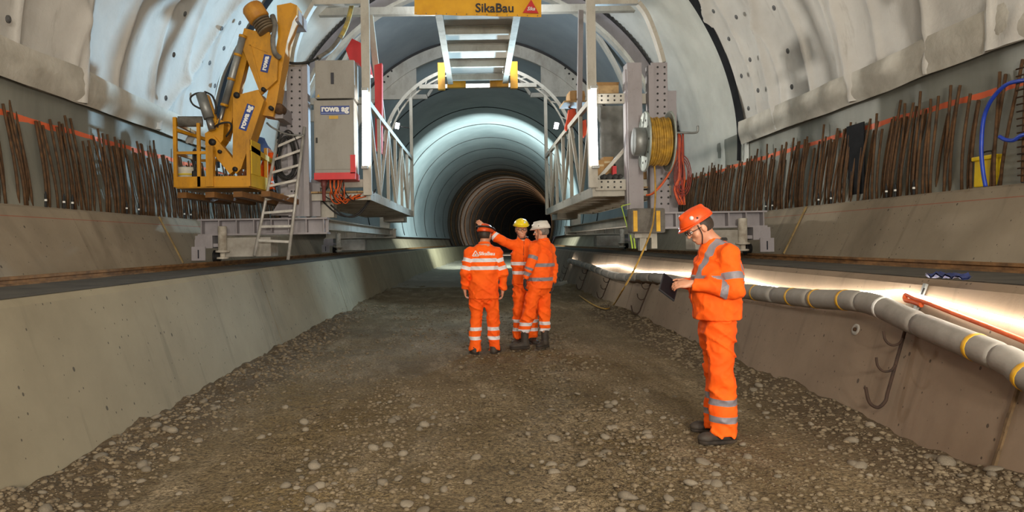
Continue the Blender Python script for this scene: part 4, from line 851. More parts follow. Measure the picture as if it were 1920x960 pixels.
b = MB(); b.tube(spline([ahead(1.0, 0.93, 0.05), ahead(2.5, 0.91, 0.05)]+[wallpt(x, y, 0.05) for x, y in [(1990, 668), (1920, 639), (1850, 611), (1790, 588), (1740, 568), (1716, 560), (1700, 552), (1698, 562), (1712, 566), (1728, 572)]], 6), 0.02, 8); b.build('cable', M_orc, oc)
M_hang = pm('hanger_rust', srgb(70, 50, 38), srgb(44, 33, 27), 9, 0.85, 0.1, 0.5, 120, 0.003)
# bent bar hangers
for k, (tx, ty, bx, by, sc, lab) in enumerate(((1703, 598, 1660, 752, 1.0, 'big rusty bent bar hanger below the grey pipe, nearest'), (1224, 522, 1199, 584, 0.42, 'bent bar hanger left of the tablet, below the pipe'), (1146, 516, 1130, 556, 0.30, 'bent bar hanger in front of the trailing hose'), (1104, 500, 1090, 540, 0.26, 'small bent bar hanger where the light hose begins'), (1068, 492, 1056, 525, 0.22, 'furthest bent bar hanger beside the white helmeted man'))):
    h = thing('bar_hanger', lab, 'hook', wallpt(bx, by, 0.05), 'bar hangers on the right wall'); b = MB(); A, B = wallpt(tx, ty, 0.05), wallpt(bx, by, 0.06)
    b.tube(spline([A, A.lerp(B, 0.5), A.lerp(B, 0.9), B, wallpt(bx-14*sc, by+12*sc, 0.09), wallpt(bx-30*sc, by+2*sc, 0.14), wallpt(bx-37*sc, by-26*sc, 0.18)], 5), 0.0135, 8); b.build('main_bar', M_hang, h)
    for t in (0.24, 0.56):
        p = (tx+(bx-tx)*t, ty+(by-ty)*t); b = MB(); b.tube(spline([wallpt(p[0], p[1], 0.06), wallpt(p[0]-8*sc, p[1]+10*sc, 0.09), wallpt(p[0]-22*sc, p[1]+12*sc, 0.14), wallpt(p[0]-33*sc, p[1]+2*sc, 0.19), wallpt(p[0]-36*sc, p[1]-14*sc, 0.21)], 5), 0.010, 8); b.build('side_hook', M_hang, h)
br = thing('pipe_bracket', 'flat steel bracket with slots bolted above the pipe', 'bracket', wallpt(1716, 575, 0.02)); b = MB(); b.bar(wallpt(1736, 532, 0.02), wallpt(1716, 582, 0.03), 0.05, 0.02); b.build('strip', M_galv, br); b = MB(); b.bar(wallpt(1733, 540, 0.045), wallpt(1722, 566, 0.055), 0.018, 0.006); b.build('slot', M_dark, br)
dp = thing('wall_plug', 'small round rusty plug in the right concrete wall', 'plug', wallpt(1605, 618, 0.0)); nv = Vector((-1, 0, 0.32)).normalized(); b = MB(); b.lathe(wallpt(1605, 618, 0.0), nv, [(0.055, -0.01), (0.055, 0.008), (0.03, 0.012), (0.03, 0.005)], 18); b.build('ring', M_gcon, dp); b = MB(); b.lathe(wallpt(1605, 618, 0.0), nv, [(0.018, 0), (0.018, 0.02)], 12); b.build('core', M_rust, dp)
# rags and debris on the right bench
def shelfpt(px, py, z): d = (z-EYE)/(PX(px, py, 1.0).z-EYE); return PX(px, py, d)
rg = thing('blue_rag', 'crumpled blue rag lying on the right bench by the rail', 'rag', shelfpt(1785, 524, 1.26))
V = []; c0 = shelfpt(1785, 525, 1.24)
for j in range(8):
    for i in range(14): V.append(c0+Vector((-0.10+0.02*j, -0.16+0.024*i, 0.02+0.05*abs(float(vnoise(np.array([[i*0.5, j*0.6, 3.3]]))[0])))))
b = MB(); Fq = [(j*14+i, j*14+i+1, (j+1)*14+i+1, (j+1)*14+i) for j in range(7) for i in range(13)]; b.add(V, [f[::-1] for f in Fq], True); b.add([v-Vector((0, 0, 0.012)) for v in V], Fq, True); b.build('rag', pm('rag_blue', srgb(58, 70, 128), srgb(36, 44, 84)), rg)
# yellow box, blue hose, dark sheet, bar mat near the right edge
def barpt(px, py, u): d = 5.0
def at_u(px, py, u):
    lo, hi = 1.0, 60.0; a_ = PX(px, py, 1.0).x
    for _ in range(50):
        m = (lo+hi)/2
        if a_*m-cx(m) < u: lo = m
        else: hi = m
    return PX(px, py, lo)
yb = thing('yellow_case', 'yellow plastic case standing behind the starter bars on the right', 'case', at_u(1857, 350, 5.9)); c = at_u(1857, 321, 5.9)
b = MB(); b.box((c.x, c.y, 2.32), (0.14, 0.34, 0.36), Matrix.Rotation(0.05, 3, 'Y'), 0.02); b.build('case_body', pm('case_yellow', srgb(238, 206, 20), srgb(210, 176, 16), 3, 0.45), yb); b = MB(); b.box((c.x-0.01, c.y, 2.48), (0.16, 0.36, 0.05), None, 0.012); b.build('case_lid', pm('case_yellow', srgb(238, 206, 20)), yb); b = MB(); b.tube(spline([(c.x-0.03, c.y-0.08, 2.5), (c.x-0.03, c.y-0.06, 2.55), (c.x-0.03, c.y+0.06, 2.55), (c.x-0.03, c.y+0.08, 2.5)], 4), 0.01, 6); b.build('handle', M_dark, yb)
bh = thing('blue_hose', 'bright blue hose looping over the starter bars at the right edge', 'hose', at_u(1845, 345, 5.6)); M_bh = pm('hose_blue', srgb(40, 74, 190), srgb(28, 54, 150), 6, 0.4)
b = MB(); b.tube(spline([at_u(x, y, 5.55) for x, y in [(1848, 350), (1843, 320), (1840, 280), (1843, 230), (1852, 200), (1866, 178), (1885, 160), (1905, 153), (1935, 150), (1970, 158)]], 6), 0.021, 8); b.build('hose_loop', M_bh, bh)
b = MB(); b.tube(spline([at_u(x, y, 5.55) for x, y in [(1874, 256), (1885, 262), (1900, 263), (1915, 254), (1940, 248)]], 5), 0.021, 8); b.build('hose_end', M_bh, bh)
ds_ = thing('dark_sheet', 'black rubber sheet leaning behind the starter bars on the right', 'sheet', at_u(1605, 300, 5.93)); b = MB(); b.prism([at_u(1587, 238, 5.93), at_u(1619, 228, 5.93), at_u(1621, 372, 5.86), at_u(1592, 376, 5.86)], (0.02, 0, 0)); b.build('rubber_sheet', M_blackm, ds_)
mt_ = thing('bar_mat', 'rusty welded reinforcing mat standing at the right edge of view', 'mat', at_u(1912, 345, 5.5))
for k in range(16):
    z = 2.2+k*0.075; b = MB(); d0 = at_u(1908, 300, 5.6).y; b.tube([T(5.6, d0, z), T(5.6, d0-0.7, z)], 0.009, 6); b.build('cross_bar', M_rust, mt_)
for k in range(3):
    b = MB(); b.tube([T(5.62, d0-0.03-0.3*k, 2.13), T(5.68, d0-0.03-0.3*k, 3.45)], 0.014, 6); b.build('upright_bar', M_rust, mt_)
# ================================================================== PEOPLE (implicit bodies meshed with surface nets)
def nrm(v): v = np.asarray(v, float); return v/np.linalg.norm(v)
class SDF:
    def __init__(s, k=0.02): s.p = []; s.k = k
    def cone(s, a, b, ra, rb, flat=None, cut0=None, cut1=None, k=None, tag_=None, sub=False):
        """round cone; flat=(axis, factor): squash along an axis; cut0/cut1: flat ends"""
        a, b = np.array(a, float), np.array(b, float); s.p.append(('c', a, b, ra, rb, flat, cut0, cut1, k if k is not None else s.k, tag_, sub)); return s
    def ell(s, c, R, r, k=None, tag_=None, sub=False):
        s.p.append(('e', np.array(c, float), np.array(R, float), np.array(r, float), k if k is not None else s.k, tag_, sub)); return s
    @staticmethod
    def ev(q, P):
        if q[0] == 'c':
            _, a, b, ra, rb, flat, c0, c1, k, t, sub = q
            ab = b-a; L2 = max(1e-9, ab@ab); pa = P-a
            h = np.clip((pa@ab)/L2, 0, 1); w = pa-h[..., None]*ab
            fac = 1.0
            if flat is not None:
                ax, f = flat; comp = w@ax; w = w+(comp*(1/f-1))[..., None]*ax; fac = min(1.0, f) if f < 1 else 1.0
            d = (np.linalg.norm(w, axis=-1)-(ra+(rb-ra)*h))*fac
            n = ab/math.sqrt(L2)
            if c0: d = np.maximum(d, -(pa@n))
            if c1: d = np.maximum(d, (P-b)@n)
            return d
        _, c, R, r, k, t, sub = q
        x = (P-c)@R.T; k0 = np.linalg.norm(x/r, axis=-1); k1 = np.linalg.norm(x/(r*r), axis=-1)+1e-9
        return k0*(k0-1)/k1
    @staticmethod
    def bb(q):
        if q[0] == 'c':
            r = max(q[3], q[4])*(max(1.0, q[5][1]) if q[5] is not None else 1.0); return np.minimum(q[1], q[2])-r, np.maximum(q[1], q[2])+r
        r = q[3].max(); return q[1]-r, q[1]+r
    def mesh(s, h, cuts=(), wr=None):
        B = [s.bb(q) for q in s.p if not q[-1]]; lo = np.min([b[0] for b in B], 0)-3*h-0.02; hi = np.max([b[1] for b in B], 0)+3*h+0.02
        n = np.ceil((hi-lo)/h).astype(int)+1; D = np.full(tuple(n), 0.2, np.float32)
        for q in s.p:
            k = q[-3]; m = 0.05+k; b0, b1 = s.bb(q); i0 = np.clip(np.floor((b0-m-lo)/h).astype(int), 0, n-1); i1 = np.clip(np.ceil((b1+m-lo)/h).astype(int)+1, 1, n)
            g = np.stack(np.meshgrid(*[lo[a]+h*np.arange(i0[a], i1[a]) for a in range(3)], indexing='ij'), -1)
            d = s.ev(q, g).astype(np.float32); sl = tuple(slice(i0[a], i1[a]) for a in range(3)); e = D[sl]
            if q[-1]: hh = np.clip(0.5-0.5*(e+d)/k, 0, 1); D[sl] = e*(1-hh)-d*hh+k*hh*(1-hh)
            else: hh = np.clip(0.5+0.5*(e-d)/k, 0, 1); D[sl] = e*(1-hh)+d*hh-k*hh*(1-hh)
        G = None
        if wr is not None or cuts: G = np.stack(np.meshgrid(*[lo[a]+h*np.arange(n[a]) for a in range(3)], indexing='ij'), -1)
        if wr is not None:
            near = np.abs(D) < 0.05; D[near] += wr(G[near]).astype(np.float32)
        for (pt, nn) in cuts: D = np.maximum(D, ((G-np.array(pt))@np.array(nn, float)).astype(np.float32))
        return surfnets(D, lo, h)
    def nearest(s, P, tags):
        out = np.full((len(P), len(tags)), 9.0)
        for q in s.p:
            if q[-1]: continue
            if q[-2] in tags: i = tags.index(q[-2]); out[:, i] = np.minimum(out[:, i], s.ev(q, P))
        return out
def surfnets(S, org, h):
    ins = S < 0; nx, ny, nz = S.shape; cnt = np.zeros((nx-1, ny-1, nz-1), np.int8)
    for a in (0, 1):
        for b in (0, 1):
            for c in (0, 1): cnt += ins[a:nx-1+a, b:ny-1+b, c:nz-1+c]
    act = (cnt > 0) & (cnt < 8); ii = np.argwhere(act); vid = np.full(act.shape, -1, int); vid[act] = np.arange(len(ii))
    acc = np.zeros((len(ii), 3)); num = np.zeros(len(ii)); C = [(a, b, c) for a in (0, 1) for b in (0, 1) for c in (0, 1)]
    for p in range(8):
        for q in range(p+1, 8):
            dv = np.array(C[q])-np.array(C[p])
            if np.abs(dv).sum() != 1: continue
            v0 = S[ii[:, 0]+C[p][0], ii[:, 1]+C[p][1], ii[:, 2]+C[p][2]]; v1 = S[ii[:, 0]+C[q][0], ii[:, 1]+C[q][1], ii[:, 2]+C[q][2]]
            m = (v0 < 0) != (v1 < 0); t = v0[m]/(v0[m]-v1[m]); acc[m] += np.array(C[p])+t[:, None]*dv; num[m] += 1
    V = (ii+acc/num[:, None])*h+org; Q = []
    for ax in range(3):
        o1, o2 = [(1, 2), (2, 0), (0, 1)][ax]; sl0 = [slice(1, -1)]*3; sl1 = [slice(1, -1)]*3; sl0[ax] = slice(0, -1); sl1[ax] = slice(1, None)
        a_, b_ = ins[tuple(sl0)], ins[tuple(sl1)]; e = np.argwhere(a_ != b_); 
        if len(e) == 0: continue
        flip = a_[tuple(e.T)]; e = e+1; e[:, ax] -= 1
        def cell(d1, d2): c = e.copy(); c[:, o1] += d1; c[:, o2] += d2; return vid[c[:, 0], c[:, 1], c[:, 2]]
        q = np.stack([cell(-1, -1), cell(0, -1), cell(0, 0), cell(-1, 0)], -1); q[~flip] = q[~flip][:, ::-1]; Q.append(q)
    Q = np.concatenate(Q); Q = Q[(Q >= 0).all(1)]; return V, Q
def cloth_mat(name, base, dark, tape):
    k = NT(name); v = k.mapping(); at = k.n('ShaderNodeAttribute', attribute_name='band'); 
    col = k.mix(k.ramp(k.noise(3.5, v, 5), 0.4, 0.75), base, dark); m = k.math('GREATER_THAN', at.outputs['Fac'], 0.0)
    a2 = k.n('ShaderNodeAttribute', attribute_name='seam'); ms = k.math('GREATER_THAN', a2.outputs['Fac'], 0.0)
    col = k.mix(k.math('MULTIPLY', ms, 0.75), col, srgb(50, 44, 46))
    col = k.mix(m, col, tape); nr = k.bump(k.noise(9, k.mapping((1, 1, 0.5)), 4), 0.35, 0.02); nr = k.bump(k.noise(140, v, 2), 0.15, 0.003, nr)
    rg = k.math('SUBTRACT', 0.8, k.math('MULTIPLY', m, 0.35)); return k.fin(col, rg, 0, nr, 0.3)
HV = srgb(255, 102, 18); HD = srgb(244, 82, 14)
M_hv = cloth_mat('hi_vis_orange', HV, HD, srgb(222, 218, 222)); M_hvs = cloth_mat('hi_vis_orange_shaded_tape', HV, HD, srgb(132, 126, 132))  # second copy has the tape's shaded tone painted into its colour
M_bluej = cloth_mat('blue_denim', srgb(84, 112, 168), srgb(62, 86, 138), srgb(84, 112, 168))
M_skin = pm('skin', srgb(206, 152, 122), srgb(186, 126, 98), 10, 0.5, 0, 0.1, 90, 0.002)
M_hair = pm('hair', srgb(58, 44, 34), srgb(38, 30, 24), 40, 0.6, 0, 0.5, 120, 0.004)
M_boot = pm('boot_leather', srgb(44, 38, 34), srgb(70, 60, 50), 8, 0.7, 0, 0.3, 40, 0.005)
M_sole = pm('boot_sole', srgb(30, 26, 24), srgb(70, 58, 46), 10, 0.85)
M_glass = pm('glasses', srgb(40, 40, 44), srgb(30, 30, 32), 5, 0.2)
def wrinkle(seed, amp):
    def f(P):
        a = 0.6; R_ = np.array([[math.cos(a), 0, math.sin(a)], [0, 1, 0], [-math.sin(a), 0, math.cos(a)]])
        q = (P@R_)*np.array([6.0, 7.0, 12.0])+seed*7.1; n1 = np.abs(vnoise(q)); q2 = (P@R_.T)*np.array([11., 12., 22.])+seed*3.3; n2 = np.abs(vnoise(q2)); n3 = vnoise(P*4.0+seed)
        return amp*(1.3*(np.minimum(n1, 0.4)-0.2)*2.2+0.6*(np.minimum(n2, 0.4)-0.2)*2.2+0.5*n3)
    return f
def hand_prims(S, w, d, pn, side, curl=0.5, sc=1.0, spread=0.3):
    """w wrist, d pointing direction, pn palm normal, side +1: thumb towards d x pn"""
    w, d, pn = np.array(w, float), nrm(d), np.array(pn, float); pn = nrm(pn-d*(pn@d)); t = np.cross(d, pn)*side
    S.cone(w-d*0.05, w+d*0.02, 0.027*sc, 0.027*sc, (pn, 0.8), k=0.015)
    c = w+d*0.055*sc; S.ell(c, np.stack([d, t, pn]), np.array([0.052, 0.042, 0.019])*sc, k=0.015)
    for i, (off, ln) in enumerate(((0.030, 0.072), (0.010, 0.080), (-0.010, 0.075), (-0.029, 0.060))):
        p = w+(d*0.088+t*off)*sc; dirn = nrm(d+t*off*spread*10*0.3); ang = curl*0.5
        for j, fr in enumerate((0.42, 0.33, 0.25)):
            dn = nrm(dirn*math.cos(ang)+pn*math.sin(ang)); q = p+dn*ln*fr*sc; S.cone(p, q, 0.0095*sc-0.0008*j, 0.0088*sc-0.0008*j, k=0.006); p = q; ang += curl*0.9
    p = w+(d*0.03+t*0.034)*sc; dn = nrm(d*0.75+t*0.65+pn*0.25*curl); q = p+dn*0.042*sc; S.cone(p, q, 0.0125*sc, 0.0105*sc, k=0.01); dn2 = nrm(d*0.95+t*0.2+pn*0.4*curl); S.cone(q, q+dn2*0.034*sc, 0.0105*sc, 0.009*sc, k=0.006)
def addattr(me, name, vals):
    a = me.attributes.new(name, 'FLOAT', 'POINT'); a.data.foreach_set('value', np.asarray(vals, np.float32))
def person(sp):
    base = np.array(sp['base'], float); J = {k: base+np.array(v, float) for k, v in sp['j'].items()}
    f = nrm(np.array([sp['face'][0], sp['face'][1], 0])); r = np.array([f[1], -f[0], 0]); up = np.array([0, 0, 1.0])
    hf = nrm(np.array(sp['look'], float)); hr = nrm(np.cross(hf, up)); hu = np.cross(hr, hf); HR = np.stack([hr, hf, hu]); H = J['head']
    root = thing('person', sp['label'], 'person', base, sp.get('group')); g = sp.get('scale', 1.0)
    # ---- body (skin): head, neck, trunk, arms, hands, legs as one surface
    S = SDF(0.02); E = lambda o: H+hr*o[0]*g+hf*o[1]*g+hu*o[2]*g
    S.ell(E((0, -0.008, 0.022)), HR, np.array([0.076, 0.097, 0.100])*g); S.ell(E((0, 0.032, -0.050)), HR, np.array([0.058, 0.062, 0.078])*g, k=0.03); S.ell(E((0, 0.066, -0.098)), HR, np.array([0.028, 0.024, 0.022])*g)
    S.ell(E((0, 0.078, 0.018)), HR, np.array([0.055, 0.018, 0.014])*g, k=0.015)
    S.cone(E((0, 0.088, 0.008)), E((0, 0.113, -0.030)), 0.009*g, 0.0135*g, k=0.012)
    for s_ in (-1, 1):
        S.ell(E((s_*0.032, 0.098, -0.002)), HR, np.array([0.018, 0.016, 0.011])*g, k=0.012, sub=True)
        S.ell(E((s_*0.079, -0.005, -0.015)), HR, np.array([0.010, 0.022, 0.034])*g, k=0.008); S.ell(E((s_*0.042, 0.062, -0.035)), HR, np.array([0.024, 0.022, 0.022])*g, k=0.02)
    S.ell(E((0, 0.094, -0.063)), HR, np.array([0.024, 0.010, 0.0055])*g, k=0.006); S.ell(E((0, 0.092, -0.074)), HR, np.array([0.021, 0.010, 0.006])*g, k=0.006)
    S.ell(E((0, 0.108, -0.0685)), HR, np.array([0.026, 0.012, 0.0022])*g, k=0.004, sub=True)
    S.cone(E((0, -0.02, -0.06)), J['neck']-up*0.06, 0.056*g, 0.066*g, k=0.025)
    S.cone(J['neck']-up*0.08, J['chest'], 0.11, 0.13, (f, 0.7), k=0.05); S.cone(J['chest'], J['pelvis'], 0.13, 0.12, (f, 0.75), k=0.05)
    for L in 'lr':
        sh, el, wr_ = J['sh_'+L], J['el_'+L], J['wr_'+L]; S.cone(sh, el, 0.048, 0.04, k=0.03); S.cone(el, wr_, 0.04, 0.028); S.cone(J['neck']-up*0.08, sh, 0.06, 0.05, k=0.03)
        if not sp.get('gloves'): 
            hd_ = sp['hand_'+L]; hand_prims(S, wr_, hd_[0], hd_[1], hd_[2], hd_[3])
        S.cone(J['hip_'+L], J['kn_'+L], 0.075, 0.055, k=0.03); S.cone(J['kn_'+L], J['an_'+L], 0.052, 0.04, k=0.03)
    V, Q = S.mesh(sp.get('res', 0.008)); npmesh('body', V, Q, M_skin, root, True)
    for s_ in (-1, 1):
        b = MB(); c = E((s_*0.032, 0.086, -0.001)); b.lathe(Vector(c-hf*0.012), Vector(hf), [(0.004, 0), (0.010, 0.004), (0.0125, 0.012), (0.010, 0.02), (0.004, 0.0235)], 12); e_ = b.build('eye', pm('eye_white', srgb(220, 214, 206), None, 5, 0.3), root)
        b = MB(); b.lathe(Vector(c+hf*0.0105), Vector(hf), [(0.0055, 0), (0.0045, 0.0018)], 10); b.build('iris', M_dark, e_)
    if sp.get('gloves'):
        for L in 'lr':
            G_ = SDF(0.01); hd_ = sp['hand_'+L]; hand_prims(G_, J['wr_'+L], hd_[0], hd_[1], hd_[2], hd_[3], 1.12); V, Q = G_.mesh(0.007); npmesh('glove', V, Q, pm('glove_dark', srgb(44, 38, 38), srgb(64, 52, 48), 8, 0.8), root, True)
    # ---- hair under the helmet
    S = SDF(0.015); S.ell(E((0, -0.022, 0.005)), HR, np.array([0.084, 0.094, 0.092])*g); S.ell(E((0, 0.085, -0.07)), HR, np.array([0.12, 0.11, 0.17])*g, k=0.02, sub=True)
    V, Q = S.mesh(0.008, [(E((0, 0, -0.055)), -hu)]); npmesh('hair', V, Q, sp.get('hair', M_hair), root, True)
    # ---- helmet
    S = SDF(0.012); S.ell(E((0, -0.004, 0.050)), HR, np.array([0.112, 0.138, 0.112])*g)
    S.cone(E((0, -0.09, 0.135)), E((0, 0.085, 0.135)), 0.022, 0.022, k=0.02); 
    V1, Q1 = S.mesh(0.007, [(E((0, 0, 0.042)), -hu)])
    S2 = SDF(0.01); S2.ell(E((0, 0.012, 0.046)), HR, np.array([0.114, 0.141, 0.012])*g); S2.ell(E((0, 0.095, 0.040)), HR, np.array([0.078, 0.074, 0.010])*g)
    V2, Q2 = S2.mesh(0.007); 
    hm = npmesh('helmet', np.concatenate([V1, V2]), np.concatenate([Q1, Q2+len(V1)]), sp['helmet'], root, True)
    b = MB(); b.tube([Vector(E((0.118*math.cos(a), 0.004+0.140*math.sin(a), 0.062))) for a in np.linspace(0, 2*math.pi, 40)], 0.006, 6, False); b.build('helmet_band', sp.get('strap', sp['helmet']), hm)
    for s_ in (-1, 1):
        b = MB(); b.tube(spline([Vector(E((s_*0.088, 0.03, 0.03))), Vector(E((s_*0.080, 0.035, -0.05))), Vector(E((s_*0.035, 0.06, -0.122)))], 4), 0.004, 5); b.build('chin_strap', M_dark, root)
        b = MB(); b.box(Vector(E((s_*0.113, 0.01, 0.085))), (0.012, 0.012, 0.012)); b.build('helmet_vent', M_dark, hm)
    b = MB(); em = Vector(E((-0.03, 0.122, 0.105))) if sp.get('emblem') is None else Vector(E(sp['emblem'])); nd = (em-Vector(E((0, -0.004, 0.05)))).normalized(); b.lathe(em, nd, [(0.016, -0.012), (0.016, 0.003)], 14); b.build('helmet_badge', sp.get('badge', M_wlet), hm)
    if sp.get('goggles'):
        b = MB(); b.tube([Vector(E((0.125*math.cos(a), 0.004+0.148*math.sin(a), 0.09-0.02*math.sin(a)))) for a in np.linspace(0, 2*math.pi, 40)], 0.014, 6, False); b.build('goggle_strap', M_dark, hm)
    if sp.get('glasses'):
        b = MB()
        for s_ in (-1, 1):
            b.tube([Vector(E((s_*0.034+0.026*math.cos(a), 0.108, 0.0+0.019*math.sin(a)))) for a in np.linspace(0, 2*math.pi, 16)], 0.003, 5, False); b.tube([Vector(E((s_*0.06, 0.104, 0.004))), Vector(E((s_*0.082, 0.0, 0.002)))], 0.003, 5)
        b.tube([Vector(E((-0.008, 0.11, 0.004))), Vector(E((0.008, 0.11, 0.004)))], 0.003, 5); b.build('glasses', M_glass, root)
    # ---- jacket
    S = SDF(0.03); hem = base[2]+sp['hem']; tw, td = sp.get('tw', 0.20), sp.get('td', 0.145); fl = (f, td/tw)
    ch, pe = J['chest'], J['pelvis']; top = J['neck']-up*0.10
    S.cone(ch, top, tw*0.98, tw*0.66, fl, k=0.05, tag_='t'); S.cone(ch, np.array([pe[0], pe[1], hem-0.06]), tw, tw*sp.get('flare', 1.08), fl, k=0.05, tag_='t')
    if sp.get('belly'): S.ell(pe*0.45+ch*0.55+f*0.05, np.stack([r, f, up]), (0.17, 0.15, 0.2), k=0.06, tag_='t')
    for L in 'lr':
        sh, el, wr_ = J['sh_'+L], J['el_'+L], J['wr_'+L]; fd = nrm(wr_-el)
        S.cone(top+(sh-top)*0.2, sh, 0.085, 0.078, k=0.05, tag_='t'); S.cone(sh, el, 0.078, 0.066, k=0.035, tag_='u'+L); S.cone(el, wr_-fd*0.005, 0.066, 0.054, None, False, True, k=0.03, tag_='f'+L)
    S.cone(J['neck']-up*0.07, J['neck']+up*0.012+f*0.01, 0.088, 0.072, None, False, True, k=0.03, tag_='n')
    V, Q = S.mesh(sp.get('cres', 0.011), [((0, 0, hem), (0, 0, -1))], wrinkle(sp['seed'], 0.013)); jk = npmesh('jacket', V, Q, sp.get('jmat', M_hv), root, True); me = jk.data
    nr_ = S.nearest(V, ['t', 'ul', 'fl', 'ur', 'fr', 'n']); lab = np.argmin(nr_, 1); band = np.full(len(V), -0.05)
    rel = V-pe; xr_ = rel@r; yf = rel@f
    tor = (lab == 0) | (lab == 5)
    for z in sp.get('tbands', ()): band = np.where(tor, np.maximum(band, 0.026-np.abs(V[:, 2]-base[2]-z)), band)
    if sp.get('vest'):
        zc_ = base[2]+sp['tbands'][-1]
        band = np.where(tor & (V[:, 2] > zc_), np.maximum(band, 0.025-np.abs(np.abs(xr_)-0.105)), band)
    for q, ts in sp.get('abands', {}).items():
        L = q[1]; a_, b_ = (J['sh_'+L], J['el_'+L]) if q[0] == 'u' else (J['el_'+L], J['wr_'+L]); ln = np.linalg.norm(b_-a_); tt = ((V-a_)@(b_-a_))/ln; li = ['t', 'ul', 'fl', 'ur', 'fr', 'n'].index(q)
        for t in ts: band = np.where(lab == li, np.maximum(band, 0.027-np.abs(tt-t)), band)
    seam = np.full(len(V), -0.05); fr_ = yf > 0.03; seam = np.where(tor & fr_, 0.005-np.abs(xr_), seam)
    addattr(me, 'band', band); addattr(me, 'seam', seam)
    b = MB(); ncol = J['neck']+up*0.006; 
    b.tube([Vector(ncol+(r*math.cos(a)+f*math.sin(a))*0.070+up*0.012*math.sin(-a)) for a in np.linspace(0, 2*math.pi, 30)], 0.017, 8, False); b.build('collar', sp.get('collar', M_hv if sp.get('jmat') is None else sp['jmat']), jk)
    # ---- trousers
    S = SDF(0.03); S.cone((J['hip_l']+J['hip_r'])/2+up*0.10, (J['hip_l']+J['hip_r'])/2-up*0.02, 0.165, 0.16, (f, 0.80), k=0.05, tag_='h')
    for L in 'lr':
        hp, kn, an = J['hip_'+L], J['kn_'+L], J['an_'+L]; fd = nrm(an-kn); w1 = sp.get('leg', 1.0)
        S.cone(hp, kn, 0.108*w1, 0.086*w1, k=0.03, tag_='a'+L); S.cone(kn, an, 0.086*w1, sp.get('cuff', 0.083)*w1, None, False, True, k=0.03, tag_='b'+L)
        S.ell(hp*0.55+kn*0.45+r*(0.085 if L == 'r' else -0.085), np.stack([r, f, up]), (0.022, 0.06, 0.08), k=0.015)
    V, Q = S.mesh(sp.get('cres', 0.011), [((0, 0, hem+0.12), (0, 0, 1))], wrinkle(sp['seed']+3, 0.016)); tz = npmesh('trousers', V, Q, sp.get('pmat', M_hv), root, True)
    nr_ = S.nearest(V, ['h', 'al', 'bl', 'ar', 'br']); lab = np.argmin(nr_, 1); band = np.full(len(V), -0.05)
    for z in sp.get('lbands', (0.34, 0.22)): band = np.where((lab == 2) | (lab == 4), np.maximum(band, 0.025-np.abs(V[:, 2]-base[2]-z)), band)
    addattr(tz.data, 'band', band); addattr(tz.data, 'seam', np.full(len(V), -0.05))
    # ---- boots
    for L in 'lr':
        an = J['an_'+L]; tf = nrm(np.array(list(sp.get('toe_'+L, sp['face']))+[0])[:3]); tr = np.array([tf[1], -tf[0], 0]); gz = base[2]; fo = np.array([an[0], an[1], gz])
        S = SDF(0.025); S.cone(fo-tf*0.045+up*0.052, fo+tf*0.14+up*0.040, 0.044, 0.040); S.cone(fo-tf*0.02+up*0.06, fo-tf*0.02+up*sp.get('shaft', 0.17), 0.055, 0.058, None, False, True); S.ell(fo+tf*0.15+up*0.040, np.stack([tr, tf, up]), (0.049, 0.062, 0.038))
        V, Q = S.mesh(0.009, [((0, 0, gz+0.022), (0, 0, -1))]); bt = npmesh('boot', V, Q, M_boot, root, True)
        S = SDF(0.02); S.cone(fo-tf*0.045+up*0.02, fo+tf*0.15+up*0.02, 0.054, 0.056); V, Q = S.mesh(0.008, [((0, 0, gz+0.026), (0, 0, 1)), ((0, 0, gz-0.004), (0, 0, -1))]); npmesh('sole', V, Q, M_sole, bt, True)
        for q in range(3):
            b = MB(); c = fo+tf*(0.045+0.022*q)+up*(0.112-0.012*q); b.tube([Vector(c-tr*0.026), Vector(c+up*0.006), Vector(c+tr*0.026)], 0.004, 5); b.build('lace', M_hair, bt)
    return root, J, E
def mk_helmet(name, c, c2): return pm(name, c, c2, 5, 0.32, 0, 0.05, 40, 0.002)
H_or = mk_helmet('helmet_orange', srgb(232, 84, 24), srgb(206, 70, 20)); H_ye = mk_helmet('helmet_yellow', srgb(246, 220, 30), srgb(226, 196, 20)); H_wh = mk_helmet('helmet_white', srgb(226, 222, 214), srgb(196, 190, 180))
def gz(x, d): return float(floor_z(np.array([x-cx(d)]), np.array([d]))[0])
def basept(px, d): x = (px-VX)/F*d+0.0155*1.58; return (x, d, gz(x, d)+0.004)
